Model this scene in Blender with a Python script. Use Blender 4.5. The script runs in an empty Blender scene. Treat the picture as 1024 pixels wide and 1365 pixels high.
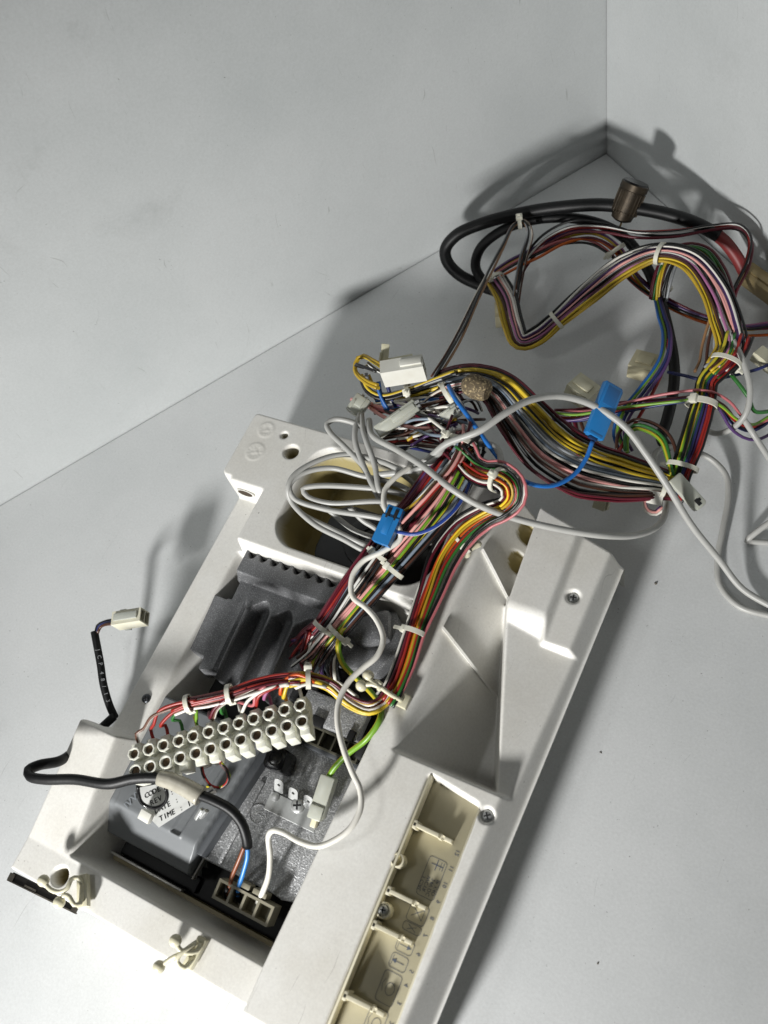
import bpy, bmesh, math, random
import numpy as np
from mathutils import Matrix, Vector, noise

# ------------------------------------------------------------------ camera, light, exposure
SC = bpy.context.scene
COL = SC.collection
S = 0.001                                   # every length below is in millimetres
CAM = np.array([332.5926, 99.5490, 530.0])  # camera, in the frame of the plastic housing
ROT = np.array([[0.88561227, 0.27583635, -0.3736378],
                [0.40771269, -0.84701923, 0.34107007],
                [-0.22239888, -0.45439271, -0.8625926]])
FPX = 1150.0
cam_d = bpy.data.cameras.new("camera")
cam = bpy.data.objects.new("camera", cam_d)
COL.objects.link(cam)
Mc = Matrix.Identity(4)
for r in range(3):
    Mc[r][0], Mc[r][1], Mc[r][2] = ROT[r][0], -ROT[r][1], -ROT[r][2]
    Mc[r][3] = CAM[r] * S
cam.matrix_world = Mc
cam_d.sensor_width = 36.0
cam_d.lens = FPX / 1365.0 * 36.0
cam_d.clip_start = 0.01
cam_d.clip_end = 50.0
cam_d.dof.use_dof = True
cam_d.dof.focus_distance = 0.545
cam_d.dof.aperture_fstop = 9.0
SC.camera = cam

world = bpy.data.worlds.new("World")
SC.world = world
world.use_nodes = True
bg = world.node_tree.nodes["Background"]
bg.inputs[0].default_value = (0.98, 0.99, 1.0, 1)
bg.inputs[1].default_value = 0.028

def lamp(name, kind, loc, target, power, size, color):
    d = bpy.data.lights.new(name, kind)
    d.energy = power
    d.color = color
    if kind == 'AREA':
        d.shape = 'DISK'
        d.size = size
    else:
        d.shadow_soft_size = size
    o = bpy.data.objects.new(name, d)
    COL.objects.link(o)
    o.location = Vector(loc) * S
    o.rotation_euler = (Vector(target) - Vector(loc)).to_track_quat('-Z', 'Y').to_euler()
    return o

wl = lamp("work_lamp", 'SPOT', (138, -800, 410), (128, 175, 10), 83.0, 0.055, (1.0, 0.992, 0.975))
wl.data.spot_size = math.radians(58)
wl.data.spot_blend = 1.0
lamp("ceiling_lamp", 'AREA', (-230, -110, 950), (130, 150, 40), .95, 0.16, (0.985, 1.0, 0.985))

SC.view_settings.view_transform = 'Standard'
SC.view_settings.look = 'None'
SC.view_settings.gamma = 1.0
SC.cycles.max_bounces = 7
SC.cycles.diffuse_bounces = 4
SC.cycles.glossy_bounces = 3
SC.cycles.transmission_bounces = 5
SC.view_settings.exposure = 0.0

# ------------------------------------------------------------------ helpers
def P(px, py, z):
    """the point at height z (mm) that the photograph shows at pixel (px, py)"""
    r = ROT @ np.array([(px - 512) / FPX, (py - 682.5) / FPX, 1.0])
    return CAM + r * ((z - CAM[2]) / r[2])

def lin(h):
    h = h.lstrip('#')
    c = [int(h[i:i + 2], 16) / 255 for i in (0, 2, 4)]
    return tuple((v / 12.92 if v <= .04045 else ((v + .055) / 1.055) ** 2.4) for v in c) + (1,)

MATS = {}
def mat(name, color, rough=.45, metal=0., color2=None, nscale=60., contrast=.5, bump=0., bscale=300.,
        speck=None, speck_scale=200., speck_amt=.12, trans=0., coat=0., stripe=None, spec=.5, swidth=.3, sss=0.):
    if name in MATS:
        return MATS[name]
    m = bpy.data.materials.new(name)
    m.use_nodes = True
    nt = m.node_tree
    b = nt.nodes["Principled BSDF"]
    b.inputs["Roughness"].default_value = rough
    b.inputs["Metallic"].default_value = metal
    b.inputs["Specular IOR Level"].default_value = spec
    b.inputs["Transmission Weight"].default_value = trans
    b.inputs["Coat Weight"].default_value = coat
    if sss:
        b.inputs["Subsurface Weight"].default_value = sss
        b.inputs["Subsurface Radius"].default_value = (.004, .0035, .0025)
    c = lin(color)
    N = nt.nodes.new
    L = nt.links.new
    tc = N("ShaderNodeTexCoord")
    src = None
    if color2:
        n = N("ShaderNodeTexNoise")
        n.inputs["Scale"].default_value = nscale
        n.inputs["Detail"].default_value = 6
        n.inputs["Roughness"].default_value = .62
        L(tc.outputs["Object"], n.inputs["Vector"])
        rp = N("ShaderNodeValToRGB")
        rp.color_ramp.elements[0].position = .5 - .5 * (1 - contrast)
        rp.color_ramp.elements[1].position = .5 + .5 * (1 - contrast) + .001
        rp.color_ramp.elements[0].color = lin(color2)
        rp.color_ramp.elements[1].color = c
        L(n.outputs["Fac"], rp.inputs["Fac"])
        src = rp.outputs["Color"]
        rr = N("ShaderNodeMapRange")
        rr.inputs["To Min"].default_value = min(1, rough + .12)
        rr.inputs["To Max"].default_value = max(.02, rough - .06)
        L(n.outputs["Fac"], rr.inputs["Value"])
        L(rr.outputs["Result"], b.inputs["Roughness"])
    if stripe:
        uv = N("ShaderNodeUVMap")
        sp = N("ShaderNodeSeparateXYZ")
        L(uv.outputs["UV"], sp.inputs["Vector"])
        ma = N("ShaderNodeMath"); ma.operation = 'LESS_THAN'
        ma.inputs[1].default_value = swidth
        L(sp.outputs["X"], ma.inputs[0])
        mx = N("ShaderNodeMix"); mx.data_type = 'RGBA'
        L(ma.outputs[0], mx.inputs["Factor"])
        mx.inputs["A"].default_value = c
        mx.inputs["B"].default_value = lin(stripe)
        src = mx.outputs["Result"]
    if speck:
        v = N("ShaderNodeTexNoise")
        v.inputs["Scale"].default_value = speck_scale
        v.inputs["Detail"].default_value = 2
        L(tc.outputs["Object"], v.inputs["Vector"])
        r2 = N("ShaderNodeValToRGB")
        r2.color_ramp.elements[0].position = .62 - speck_amt
        r2.color_ramp.elements[1].position = .64
        r2.color_ramp.elements[0].color = (0, 0, 0, 1)
        r2.color_ramp.elements[1].color = (1, 1, 1, 1)
        L(v.outputs["Fac"], r2.inputs["Fac"])
        mx2 = N("ShaderNodeMix"); mx2.data_type = 'RGBA'
        L(r2.outputs["Color"], mx2.inputs["Factor"])
        if src: L(src, mx2.inputs["A"])
        else: mx2.inputs["A"].default_value = c
        mx2.inputs["B"].default_value = lin(speck)
        src = mx2.outputs["Result"]
    if src: L(src, b.inputs["Base Color"])
    else: b.inputs["Base Color"].default_value = c
    if bump:
        n2 = N("ShaderNodeTexNoise")
        n2.inputs["Scale"].default_value = bscale
        n2.inputs["Detail"].default_value = 3
        L(tc.outputs["Object"], n2.inputs["Vector"])
        bp = N("ShaderNodeBump")
        bp.inputs["Strength"].default_value = bump
        bp.inputs["Distance"].default_value = .0006
        L(n2.outputs["Fac"], bp.inputs["Height"])
        L(bp.outputs["Normal"], b.inputs["Normal"])
    MATS[name] = m
    return m

def dirty_white(name, base, tint, dark, rough, mark_scale=9., scratch=True, bump=.05, bscale=900., spots=.015):
    """white surface with faint cloudy wear, small dark specks and thin scratches"""
    m = bpy.data.materials.new(name); m.use_nodes = True
    nt = m.node_tree; N = nt.nodes.new; L = nt.links.new
    b = nt.nodes["Principled BSDF"]
    tc = N("ShaderNodeTexCoord")
    def nz(scale, detail=5, vec=None, rough_=.6):
        n = N("ShaderNodeTexNoise"); n.inputs["Scale"].default_value = scale
        n.inputs["Detail"].default_value = detail; n.inputs["Roughness"].default_value = rough_
        L(vec or tc.outputs["Object"], n.inputs["Vector"]); return n.outputs["Fac"]
    def ramp(f, a, c):
        r = N("ShaderNodeMapRange"); r.inputs["From Min"].default_value = a; r.inputs["From Max"].default_value = c
        L(f, r.inputs["Value"]); return r.outputs["Result"]
    def mix(f, a, bcol):
        x = N("ShaderNodeMix"); x.data_type = 'RGBA'; L(f, x.inputs["Factor"])
        if isinstance(a, tuple): x.inputs["A"].default_value = a
        else: L(a, x.inputs["A"])
        x.inputs["B"].default_value = bcol; return x.outputs["Result"]
    def mul(a, k):
        x = N("ShaderNodeMath"); x.operation = 'MULTIPLY'; L(a, x.inputs[0])
        if isinstance(k, float): x.inputs[1].default_value = k
        else: L(k, x.inputs[1])
        return x.outputs[0]
    cl = ramp(nz(mark_scale, 8), .42, .72)
    col = mix(mul(cl, .8), lin(base), lin(tint))
    sm = mul(ramp(nz(mark_scale * 2.7, 9, None, .75), .56, .78), ramp(nz(mark_scale * .6, 2), .45, .65))
    col = mix(mul(sm, .22), col, lin(dark))
    gr = ramp(nz(620., 3, None, .7), .3, .7)
    col = mix(mul(gr, .13), col, lin(dark))
    # specks: sparse high-frequency peaks, denser in patches
    sp = ramp(nz(420., 2), .735 - spots, .775 - spots)
    col = mix(mul(sp, .55), col, lin(dark))
    sp2 = mul(ramp(nz(150., 4, None, .7), .70, .75), ramp(nz(14., 2), .45, .58))
    col = mix(mul(sp2, .6), col, lin(dark))
    sp3 = mul(ramp(nz(60., 6, None, .8), .72, .78), ramp(nz(9., 2), .5, .6))
    col = mix(mul(sp3, .35), col, lin(dark))
    if scratch:
        for k, (ang, sx, sy, th) in enumerate(((.5, 620., 10., .71), (-1.1, 720., 13., .715), (1.9, 660., 11., .715), (.95, 800., 22., .70))):
            mp = N("ShaderNodeMapping"); mp.inputs["Rotation"].default_value = (0, 0, ang)
            mp.inputs["Scale"].default_value = (sx, sy, 30.)
            wn = N("ShaderNodeTexNoise"); wn.inputs["Scale"].default_value = 9. + 4 * k; L(tc.outputs["Object"], wn.inputs["Vector"])
            wv = N("ShaderNodeVectorMath"); wv.operation = 'MULTIPLY_ADD'; wv.inputs[1].default_value = (.035, .035, 0)
            L(wn.outputs["Color"], wv.inputs[0]); L(tc.outputs["Object"], wv.inputs[2]); L(wv.outputs["Vector"], mp.inputs["Vector"])
            sc = ramp(nz(1., 3, mp.outputs["Vector"], .5), th, th + .03)
            gate = ramp(nz(11. + 5 * k, 2), .53, .62)
            col = mix(mul(mul(sc, gate), .32), col, lin(dark))
    L(col, b.inputs["Base Color"])
    rr = N("ShaderNodeMapRange"); rr.inputs["To Min"].default_value = rough - .08; rr.inputs["To Max"].default_value = rough + .1
    L(nz(25., 6), rr.inputs["Value"]); L(rr.outputs["Result"], b.inputs["Roughness"])
    bp = N("ShaderNodeBump"); bp.inputs["Strength"].default_value = bump; bp.inputs["Distance"].default_value = .0004
    L(nz(bscale, 3), bp.inputs["Height"]); L(bp.outputs["Normal"], b.inputs["Normal"])
    MATS[name] = m
    return m

ORG = {}
def thing(name, label, cat, loc, group=None):
    o = bpy.data.objects.new(name, None)
    COL.objects.link(o)
    o.empty_display_size = .01
    o.location = Vector(loc) * S
    ORG[o] = Vector(loc) * S
    o["label"] = label; o["category"] = cat
    if group: o["group"] = group
    return o

def attach(o, parent):
    if parent is not None:
        o.parent = parent
        o.matrix_parent_inverse = Matrix.Translation(-ORG.get(parent, Vector((0, 0, 0))))

def tag(o, label, cat, group=None, kind=None):
    if label: o["label"] = label
    if cat: o["category"] = cat
    if group: o["group"] = group
    if kind: o["kind"] = kind
    return o

def link_mesh(name, me, parent=None):
    o = bpy.data.objects.new(name, me)
    COL.objects.link(o)
    attach(o, parent)
    return o

def obj(name, bm, material, parent=None, smooth=True, angle=35, M=None):
    """link a bmesh built in mm (world) as one mesh object"""
    for v in bm.verts: v.co *= S
    bmesh.ops.recalc_face_normals(bm, faces=bm.faces[:])
    me = bpy.data.meshes.new(name)
    bm.to_mesh(me); bm.free()
    if smooth:
        me.polygons.foreach_set("use_smooth", [True] * len(me.polygons))
        me.set_sharp_from_angle(angle=math.radians(angle))
    for m in (material if isinstance(material, (list, tuple)) else [material]):
        me.materials.append(m)
    return link_mesh(name, me, parent)

def frame(o, x, y=None, z=None):
    """4x4 with origin o, local x along x; y or z hint"""
    x = Vector(x).normalized()
    if z is not None:
        z = Vector(z); y = z.cross(x).normalized(); z = x.cross(y).normalized()
    else:
        y = Vector(y); z = x.cross(y).normalized(); y = z.cross(x).normalized()
    M = Matrix.Identity(4)
    for i in range(3):
        M[i][0], M[i][1], M[i][2], M[i][3] = x[i], y[i], z[i], o[i]
    return M

def T(x, y, z): return Matrix.Translation((x, y, z))
def RZ(a): return Matrix.Rotation(math.radians(a), 4, 'Z')
def RX(a): return Matrix.Rotation(math.radians(a), 4, 'X')
def RY(a): return Matrix.Rotation(math.radians(a), 4, 'Y')

def box(bm, M, sx, sy, sz, bev=.4, seg=2):
    r = bmesh.ops.create_cube(bm, size=1, matrix=M @ Matrix.Diagonal((sx, sy, sz, 1)))
    if bev > 0:
        es = list({e for v in r['verts'] for e in v.link_edges})
        bmesh.ops.bevel(bm, geom=es, offset=bev, segments=seg, affect='EDGES', profile=.5)

def cyl(bm, M, r, h, r2=None, n=20, bev=0.):
    q = bmesh.ops.create_cone(bm, cap_ends=True, segments=n, radius1=r, radius2=r if r2 is None else r2, depth=h, matrix=M)
    if bev > 0:
        es = [e for e in {e for v in q['verts'] for e in v.link_edges} if len(e.link_faces) == 2 and any(len(f.verts) > 4 for f in e.link_faces)]
        bmesh.ops.bevel(bm, geom=es, offset=bev, segments=2, affect='EDGES', profile=.5)

def ball(bm, M, r, n=14):
    bmesh.ops.create_uvsphere(bm, u_segments=n, v_segments=n // 2 + 2, radius=r, matrix=M)

def lathe(bm, M, prof, n=20):
    rings = []
    for (r, z) in prof:
        rings.append([bm.verts.new(M @ Vector((r * math.cos(2 * math.pi * k / n), r * math.sin(2 * math.pi * k / n), z))) for k in range(n)])
    for a, b in zip(rings, rings[1:]):
        for k in range(n):
            bm.faces.new((a[k], a[(k + 1) % n], b[(k + 1) % n], b[k]))
    if prof[0][0] > 0: bm.faces.new(rings[0][::-1])
    if prof[-1][0] > 0: bm.faces.new(rings[-1])

def prism(bm, pts, z0, z1, M=None, bev=0.):
    M = M or Matrix.Identity(4)
    a = [bm.verts.new(M @ Vector((p[0], p[1], z0))) for p in pts]
    b = [bm.verts.new(M @ Vector((p[0], p[1], z1))) for p in pts]
    n = len(pts)
    fs = [bm.faces.new(a[::-1]), bm.faces.new(b)]
    for k in range(n): fs.append(bm.faces.new((a[k], a[(k + 1) % n], b[(k + 1) % n], b[k])))
    if bev > 0:
        es = list({e for f in fs for e in f.edges})
        bmesh.ops.bevel(bm, geom=es, offset=bev, segments=2, affect='EDGES', profile=.5)

def catmull(pts, step=2.0):
    p = np.asarray(pts, float)
    if len(p) == 2: p = np.array([p[0], (p[0] + p[1]) / 2, p[1]])
    q = np.vstack([2 * p[0] - p[1], p, 2 * p[-1] - p[-2]])
    out = []; par = []
    for i in range(1, len(q) - 2):
        a, b, c, d = q[i - 1], q[i], q[i + 1], q[i + 2]
        # centripetal parameterisation keeps loops round
        t0 = 0; t1 = t0 + max(1e-3, np.linalg.norm(b - a)) ** .5
        t2 = t1 + max(1e-3, np.linalg.norm(c - b)) ** .5; t3 = t2 + max(1e-3, np.linalg.norm(d - c)) ** .5
        n = max(2, int(np.linalg.norm(c - b) / step))
        for k in range(n):
            t = t1 + (t2 - t1) * k / n
            A1 = (t1 - t) / (t1 - t0) * a + (t - t0) / (t1 - t0) * b
            A2 = (t2 - t) / (t2 - t1) * b + (t - t1) / (t2 - t1) * c
            A3 = (t3 - t) / (t3 - t2) * c + (t - t2) / (t3 - t2) * d
            B1 = (t2 - t) / (t2 - t0) * A1 + (t - t0) / (t2 - t0) * A2
            B2 = (t3 - t) / (t3 - t1) * A2 + (t - t1) / (t3 - t1) * A3
            out.append((t2 - t) / (t2 - t1) * B1 + (t - t1) / (t2 - t1) * B2)
            par.append(i - 1 + k / n)
    out.append(p[-1]); par.append(len(p) - 1)
    return np.array(out), np.array(par)

def tube_mesh(name, path, r, material, parent=None, n=9, flat=1.0, wob=.0, seed=0, twist=0.):
    """sweep a round (or flattened) section along a dense mm path; returns the object"""
    path = np.asarray(path, float)
    m = len(path)
    tg = np.gradient(path, axis=0)
    tg /= np.maximum(1e-9, np.linalg.norm(tg, axis=1))[:, None]
    nr = np.zeros_like(path)
    a = np.array([0, 0, 1.]) if abs(tg[0][2]) < .9 else np.array([1., 0, 0])
    v = np.cross(tg[0], a); v /= np.linalg.norm(v); nr[0] = v
    for i in range(1, m):
        v = nr[i - 1] - tg[i] * (nr[i - 1] @ tg[i]); nr[i] = v / max(1e-9, np.linalg.norm(v))
    bn = np.cross(tg, nr)
    rr = np.full(m, float(r)) if np.isscalar(r) else np.asarray(r, float)
    rng = np.random.default_rng(seed)
    ph = rng.uniform(0, 6.28)
    seglen = np.concatenate([[0], np.cumsum(np.linalg.norm(np.diff(path, axis=0), axis=1))])
    ang = 2 * np.pi * np.arange(n) / n
    tw = (twist * seglen / 10.)[:, None] + ph
    ca, sa = np.cos(ang[None] + tw), np.sin(ang[None] + tw)
    V = path[:, None, :] + rr[:, None, None] * (ca[..., None] * nr[:, None, :] + flat * sa[..., None] * bn[:, None, :])
    V = V.reshape(-1, 3) * S
    faces = []; uvs = []
    for i in range(m - 1):
        for k in range(n):
            k2 = (k + 1) % n
            faces.append((i * n + k, i * n + k2, (i + 1) * n + k2, (i + 1) * n + k))
            u0, u1 = k / n, (k + 1) / n
            uvs += [u0, seglen[i], u1, seglen[i], u1, seglen[i + 1], u0, seglen[i + 1]]
    faces.append(tuple(range(n))[::-1]); uvs += [.9, 0] * n
    faces.append(tuple((m - 1) * n + k for k in range(n))); uvs += [.9, 0] * n
    me = bpy.data.meshes.new(name)
    me.from_pydata(V.tolist(), [], faces)
    uvl = me.uv_layers.new(name="UVMap")
    uvl.data.foreach_set("uv", np.array(uvs, dtype=np.float32))
    me.polygons.foreach_set("use_smooth", [True] * (len(faces) - 2) + [False, False])
    me.materials.append(material)
    me.update()
    return link_mesh(name, me, parent)

def pts3(l):
    """(px, py, z) triples -> mm points"""
    return [P(*q) for q in l]

def wire(name, l, r, material, parent=None, n=9, **k):
    return tube_mesh(name, catmull(pts3(l))[0], r, material, parent, n, **k)

def W(c, stripe=None, sw=.3):
    return mat("pvc_" + c.strip('#') + ("_" + stripe.strip('#') if stripe else ""), c, rough=.38, stripe=stripe, swidth=sw, spec=.45)

PAL = {'red': '#8f241d', 'mar': '#571322', 'orange': '#bd5a1a', 'yel': '#c4a92a', 'yel2': '#a98c22', 'grn': '#2a662a', 'blu': '#1c5596',
       'navy': '#20285a', 'pur': '#4a3060', 'pink': '#d79a94', 'wht': '#d2cfc6', 'gry': '#84878a', 'slate': '#76828f', 'blk': '#121314',
       'brn': '#41261b', 'lil': '#9c6288', 'tan': '#8d6a4a', 'rose': '#b06468', 'gy': ('#6a9428', '#b9aa2a'), 'rw': ('#d9d4cc', '#a12a22'), 'kw': ('#1b1b1d', '#d5d5d0'),
       'ky': ('#1b1b1d', '#c8ad2e'), 'wb': ('#d8d4cb', '#5a3a2a'), 'rb': ('#a8281f', '#201614'), 'wl': ('#d8d6d2', '#243f8a'), 'og': ('#c1501c', '#d8b92e'),
       'bw': ('#4c2a1d', '#c9c2b6'), 'pm': ('#e2a09c', '#a12a22'), 'vw': ('#57356e', '#cfc8d0'), 'bt': ('#1f5fa8', '#d5d5d0')}
def wmat(k):
    v = PAL[k]
    return W(*v, .34) if isinstance(v, tuple) else W(v)

def bundle(l, cols, parent, r=.85, wide=1., tall=1., seed=1, prof=None, order=False, jit=.55, fray0=0., fray1=0., n=8, rows=None):
    """a bundle of wires along one centre line; each wire is its own mesh"""
    rng = np.random.default_rng(seed)
    c, par = catmull(pts3(l), 2.6)
    m = len(c)
    tg = np.gradient(c, axis=0); tg /= np.maximum(1e-9, np.linalg.norm(tg, axis=1))[:, None]
    view = c - CAM; view /= np.linalg.norm(view, axis=1)[:, None]
    up = np.array([0., 0., 1.])[None].repeat(m, 0) * .75 - .25 * view
    lat = np.cross(tg, up); ln = np.linalg.norm(lat, axis=1)
    for i in range(m):
        if ln[i] < .25 and i: lat[i] = lat[i - 1] - tg[i] * (lat[i - 1] @ tg[i])
    lat /= np.maximum(1e-9, np.linalg.norm(lat, axis=1))[:, None]
    vv = np.cross(lat, tg)
    N = len(cols)
    if prof is None: prof = [1.] * len(l)
    pf = np.interp(par, range(len(l)), prof)
    # slots
    slots = []
    if order:
        rows = rows or max(1, int(round(N ** .5 * .6)))
        per = math.ceil(N / rows)
        for i in range(N):
            slots.append((((i / rows) - (per - 1) / 2) * 2.05 * r, ((i % rows) - (rows - 1) / 2) * 1.8 * r))
    else:
        ga = 2.39996
        for i in range(N):
            q = math.sqrt(i + .35) * 1.12 * r
            slots.append((q * math.cos(i * ga + seed), q * math.sin(i * ga + seed)))
    out = []
    s = np.concatenate([[0], np.cumsum(np.linalg.norm(np.diff(c, axis=0), axis=1))])
    for i, k in enumerate(cols):
        f1, f2 = rng.uniform(30, 60, 2); p1, p2, p3 = rng.uniform(0, 6.28, 3)
        ja = jit * r * (2.6 * np.sin(s / f1 + p1) + 1.1 * np.sin(s / f2 * 2.3 + p2) + .6 * np.sin(s / 15 + p3)); jb = jit * r * (2.0 * np.sin(s / f2 + p2) + .8 * np.sin(s / f1 * 2.1 + p3))
        a = (slots[i][0] * wide + ja * wide ** .5) * pf
        b = (slots[i][1] * tall + jb) * np.minimum(pf, 1.6)
        path = c + lat * a[:, None] + vv * b[:, None]
        if fray0 or fray1:
            d0 = rng.normal(0, 1, 3) * fray0; d1 = rng.normal(0, 1, 3) * fray1
            w0 = np.clip(1 - s / 18., 0, 1) ** 2; w1 = np.clip(1 - (s[-1] - s) / 18., 0, 1) ** 2
            path = path + w0[:, None] * d0 + w1[:, None] * d1
        path[:, 2] = np.maximum(path[:, 2], r + .2)
        out.append(tube_mesh("wire", path, r * rng.uniform(.82, 1.02), wmat(k), parent, n, seed=seed * 50 + i, twist=rng.uniform(-.25, .25)))
    return out

def tie(q, tdir, rx, ry, parent, head=40., w=2.6, th=.9, material=None, tail=6.):
    """nylon cable tie: a flat strap round the bundle with its ratchet head"""
    c = Vector(P(*q)); t = Vector(tdir).normalized()
    M = frame(c, Vector((0, 0, 1)).cross(t) if abs(t.z) < .9 else Vector((1, 0, 0)), z=t)
    bm = bmesh.new()
    n = 20; rings = []
    for k in range(n):
        a = 2 * math.pi * k / n
        d = Vector((math.cos(a) * rx, math.sin(a) * ry, 0)); o = Vector((math.cos(a), math.sin(a), 0)) * th
        rings.append([bm.verts.new(M @ (d + Vector((0, 0, -w / 2)))), bm.verts.new(M @ (d + o + Vector((0, 0, -w / 2)))),
                      bm.verts.new(M @ (d + o + Vector((0, 0, w / 2)))), bm.verts.new(M @ (d + Vector((0, 0, w / 2))))])
    for k in range(n):
        a, b = rings[k], rings[(k + 1) % n]
        for j in range(4): bm.faces.new((a[j], a[(j + 1) % 4], b[(j + 1) % 4], b[j]))
    a = math.radians(head)
    hp = Vector((math.cos(a) * (rx + th), math.sin(a) * (ry + th), 0))
    box(bm, M @ T(*hp) @ RZ(head), 3.4, 4.4, w + 1.8, .5)
    if tail > 0:
        box(bm, M @ T(*(hp + Vector((math.cos(a), math.sin(a), 0)) * (tail / 2 + 1.0))) @ RZ(head), tail, 1.2, w * .8, .25, 1)
    return obj("cable_tie", bm, material or MATS['nylon'], parent)

# materials used everywhere
mat('nylon', '#cfcdbf', .35, sss=.15, spec=.5)
mat('nylon_clear', '#c9ccc4', .25, trans=.35, spec=.5)
mat('cream_plastic', '#d8d2b8', .42, color2='#c4bb98', nscale=60)
mat('white_plastic', '#dcdcd4', .4, color2='#cfcdc2', nscale=80)
mat('steel', '#c6c7c6', .36, .6, color2='#a4a6a4', nscale=300, contrast=.3)
mat('dark_steel', '#55575a', .35, 1.)
mat('brass', '#4a3d2a', .5, 1., color2='#231d16', nscale=400)
mat('hole_shade', '#0b0b0c', .7)  # flat black painted in for the shade inside small holes and slots
mat('black_plastic', '#141517', .38, bump=.1, bscale=600)
mat('black_rubber', '#0b0c0d', .48, bump=.15, bscale=500, spec=.3)

# ------------------------------------------------------------------ table and the two white boards behind it
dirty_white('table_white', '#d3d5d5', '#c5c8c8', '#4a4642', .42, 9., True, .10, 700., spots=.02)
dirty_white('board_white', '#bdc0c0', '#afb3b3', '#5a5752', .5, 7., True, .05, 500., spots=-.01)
CORNER = np.array([144., 678.7]); LD = np.array([.60087, .79935]); RD = np.array([.79935, -.60087])
def room_pt(a, b):      # a mm along the right board from the corner, b mm along the left board
    return CORNER + RD * a - LD * b

bm = bmesh.new()
tp = [room_pt(.8, .8), room_pt(900, .8), room_pt(900, 1000), room_pt(.8, 1000)]
prism(bm, [tuple(p) for p in tp], -18, 0)
tag(obj('table_top', bm, MATS['table_white'], None, False), 'white laminate table top with small scratches and specks', 'table', kind='structure')
bm = bmesh.new()
lp = [room_pt(0, -16), room_pt(0, 1000), room_pt(-16, 1000), room_pt(-16, -16)]
prism(bm, [tuple(p) for p in lp], -18, 520)
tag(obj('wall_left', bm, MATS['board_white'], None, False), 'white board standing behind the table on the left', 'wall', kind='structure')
bm = bmesh.new()
rp_ = [room_pt(.7, 0), room_pt(900, 0), room_pt(900, -16), room_pt(.7, -16)]
prism(bm, [tuple(p) for p in rp_], -18, 520)
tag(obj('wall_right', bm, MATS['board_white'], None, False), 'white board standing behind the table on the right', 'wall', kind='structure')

# ------------------------------------------------------------------ the moulded white housing
housing = thing('plastic_housing', 'large white moulded plastic control housing lying open on the table', 'housing', (135, 165, 0))
dirty_white('housing_white', '#e3e2dd', '#d2cfc6', '#5a5248', .40, 16., True, .06, 1100., spots=.0)
# the shell is unpainted, yellowed plastic inside its openings
hs_ = dirty_white('housing_shell', '#e3e2dd', '#d2cfc6', '#5a5248', .40, 16., True, .06, 1100., spots=.0)
_b = hs_.node_tree.nodes["Principled BSDF"]; _l = _b.inputs["Base Color"].links[0]; _src = _l.from_socket
_a = hs_.node_tree.nodes.new("ShaderNodeAttribute"); _a.attribute_name = 'unpainted'
_m = hs_.node_tree.nodes.new("ShaderNodeMix"); _m.data_type = 'RGBA'
hs_.node_tree.links.new(_a.outputs["Fac"], _m.inputs["Factor"]); hs_.node_tree.links.new(_src, _m.inputs["A"])
_m.inputs["B"].default_value = lin('#a09468'); hs_.node_tree.links.new(_m.outputs["Result"], _b.inputs["Base Color"])

def sstep(d, w): return (lambda t: t * t * (3 - 2 * t))(np.clip(d / w + .5, 0, 1))
def smin(a, b, k): 
    h = np.clip(.5 + .5 * (b - a) / k, 0, 1); return b * (1 - h) + a * h - k * h * (1 - h)
def smax(a, b, k): return -smin(-a, -b, k)
def rbox(x, y, x0, x1, y0, y1, r):     # signed distance, positive inside
    qx = np.abs(x - (x0 + x1) / 2) - (x1 - x0) / 2 + r; qy = np.abs(y - (y0 + y1) / 2) - (y1 - y0) / 2 + r
    return -(np.hypot(np.maximum(qx, 0), np.maximum(qy, 0)) + np.minimum(np.maximum(qx, qy), 0) - r)

def height_sheet(name, X, Y, Z, keep, mats, parent, mask=None):
    ny, nx = X.shape
    V = np.stack([X, Y, Z], -1).reshape(-1, 3) * S
    idx = np.arange(nx * ny).reshape(ny, nx)
    q = np.stack([idx[:-1, :-1], idx[:-1, 1:], idx[1:, 1:], idx[1:, :-1]], -1).reshape(-1, 4)
    k = keep.reshape(-1)
    q = q[k]
    used = np.unique(q); re = np.full(nx * ny, -1); re[used] = np.arange(len(used))
    q = re[q]; V = V[used]
    me = bpy.data.meshes.new(name)
    me.vertices.add(len(V)); me.vertices.foreach_set("co", V.astype(np.float32).ravel())
    me.loops.add(q.size); me.loops.foreach_set("vertex_index", q.astype(np.int32).ravel())
    me.polygons.add(len(q)); me.polygons.foreach_set("loop_start", np.arange(0, q.size, 4, dtype=np.int32))
    me.polygons.foreach_set("loop_total", np.full(len(q), 4, dtype=np.int32))
    me.polygons.foreach_set("use_smooth", np.ones(len(q), dtype=bool))
    for m in mats: me.materials.append(m)
    me.update(calc_edges=True); me.validate()
    if mask is not None:
        at = me.attributes.new('unpainted', 'FLOAT', 'POINT'); at.data.foreach_set('value', mask.reshape(-1)[used].astype(np.float32))
    return link_mesh(name, me, parent)

g = .72
ny, nx = int(340 / g), int(282 / g)
yy = np.linspace(-4, 336, ny)
xr = 265.8 + (yy - 40) * .041                   # right lip
X = np.array([np.concatenate([np.linspace(-6, r_, nx)]) for r_ in xr]); Y = yy[:, None].repeat(nx, 1)
XR = xr[:, None].repeat(nx, 1)
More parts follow.
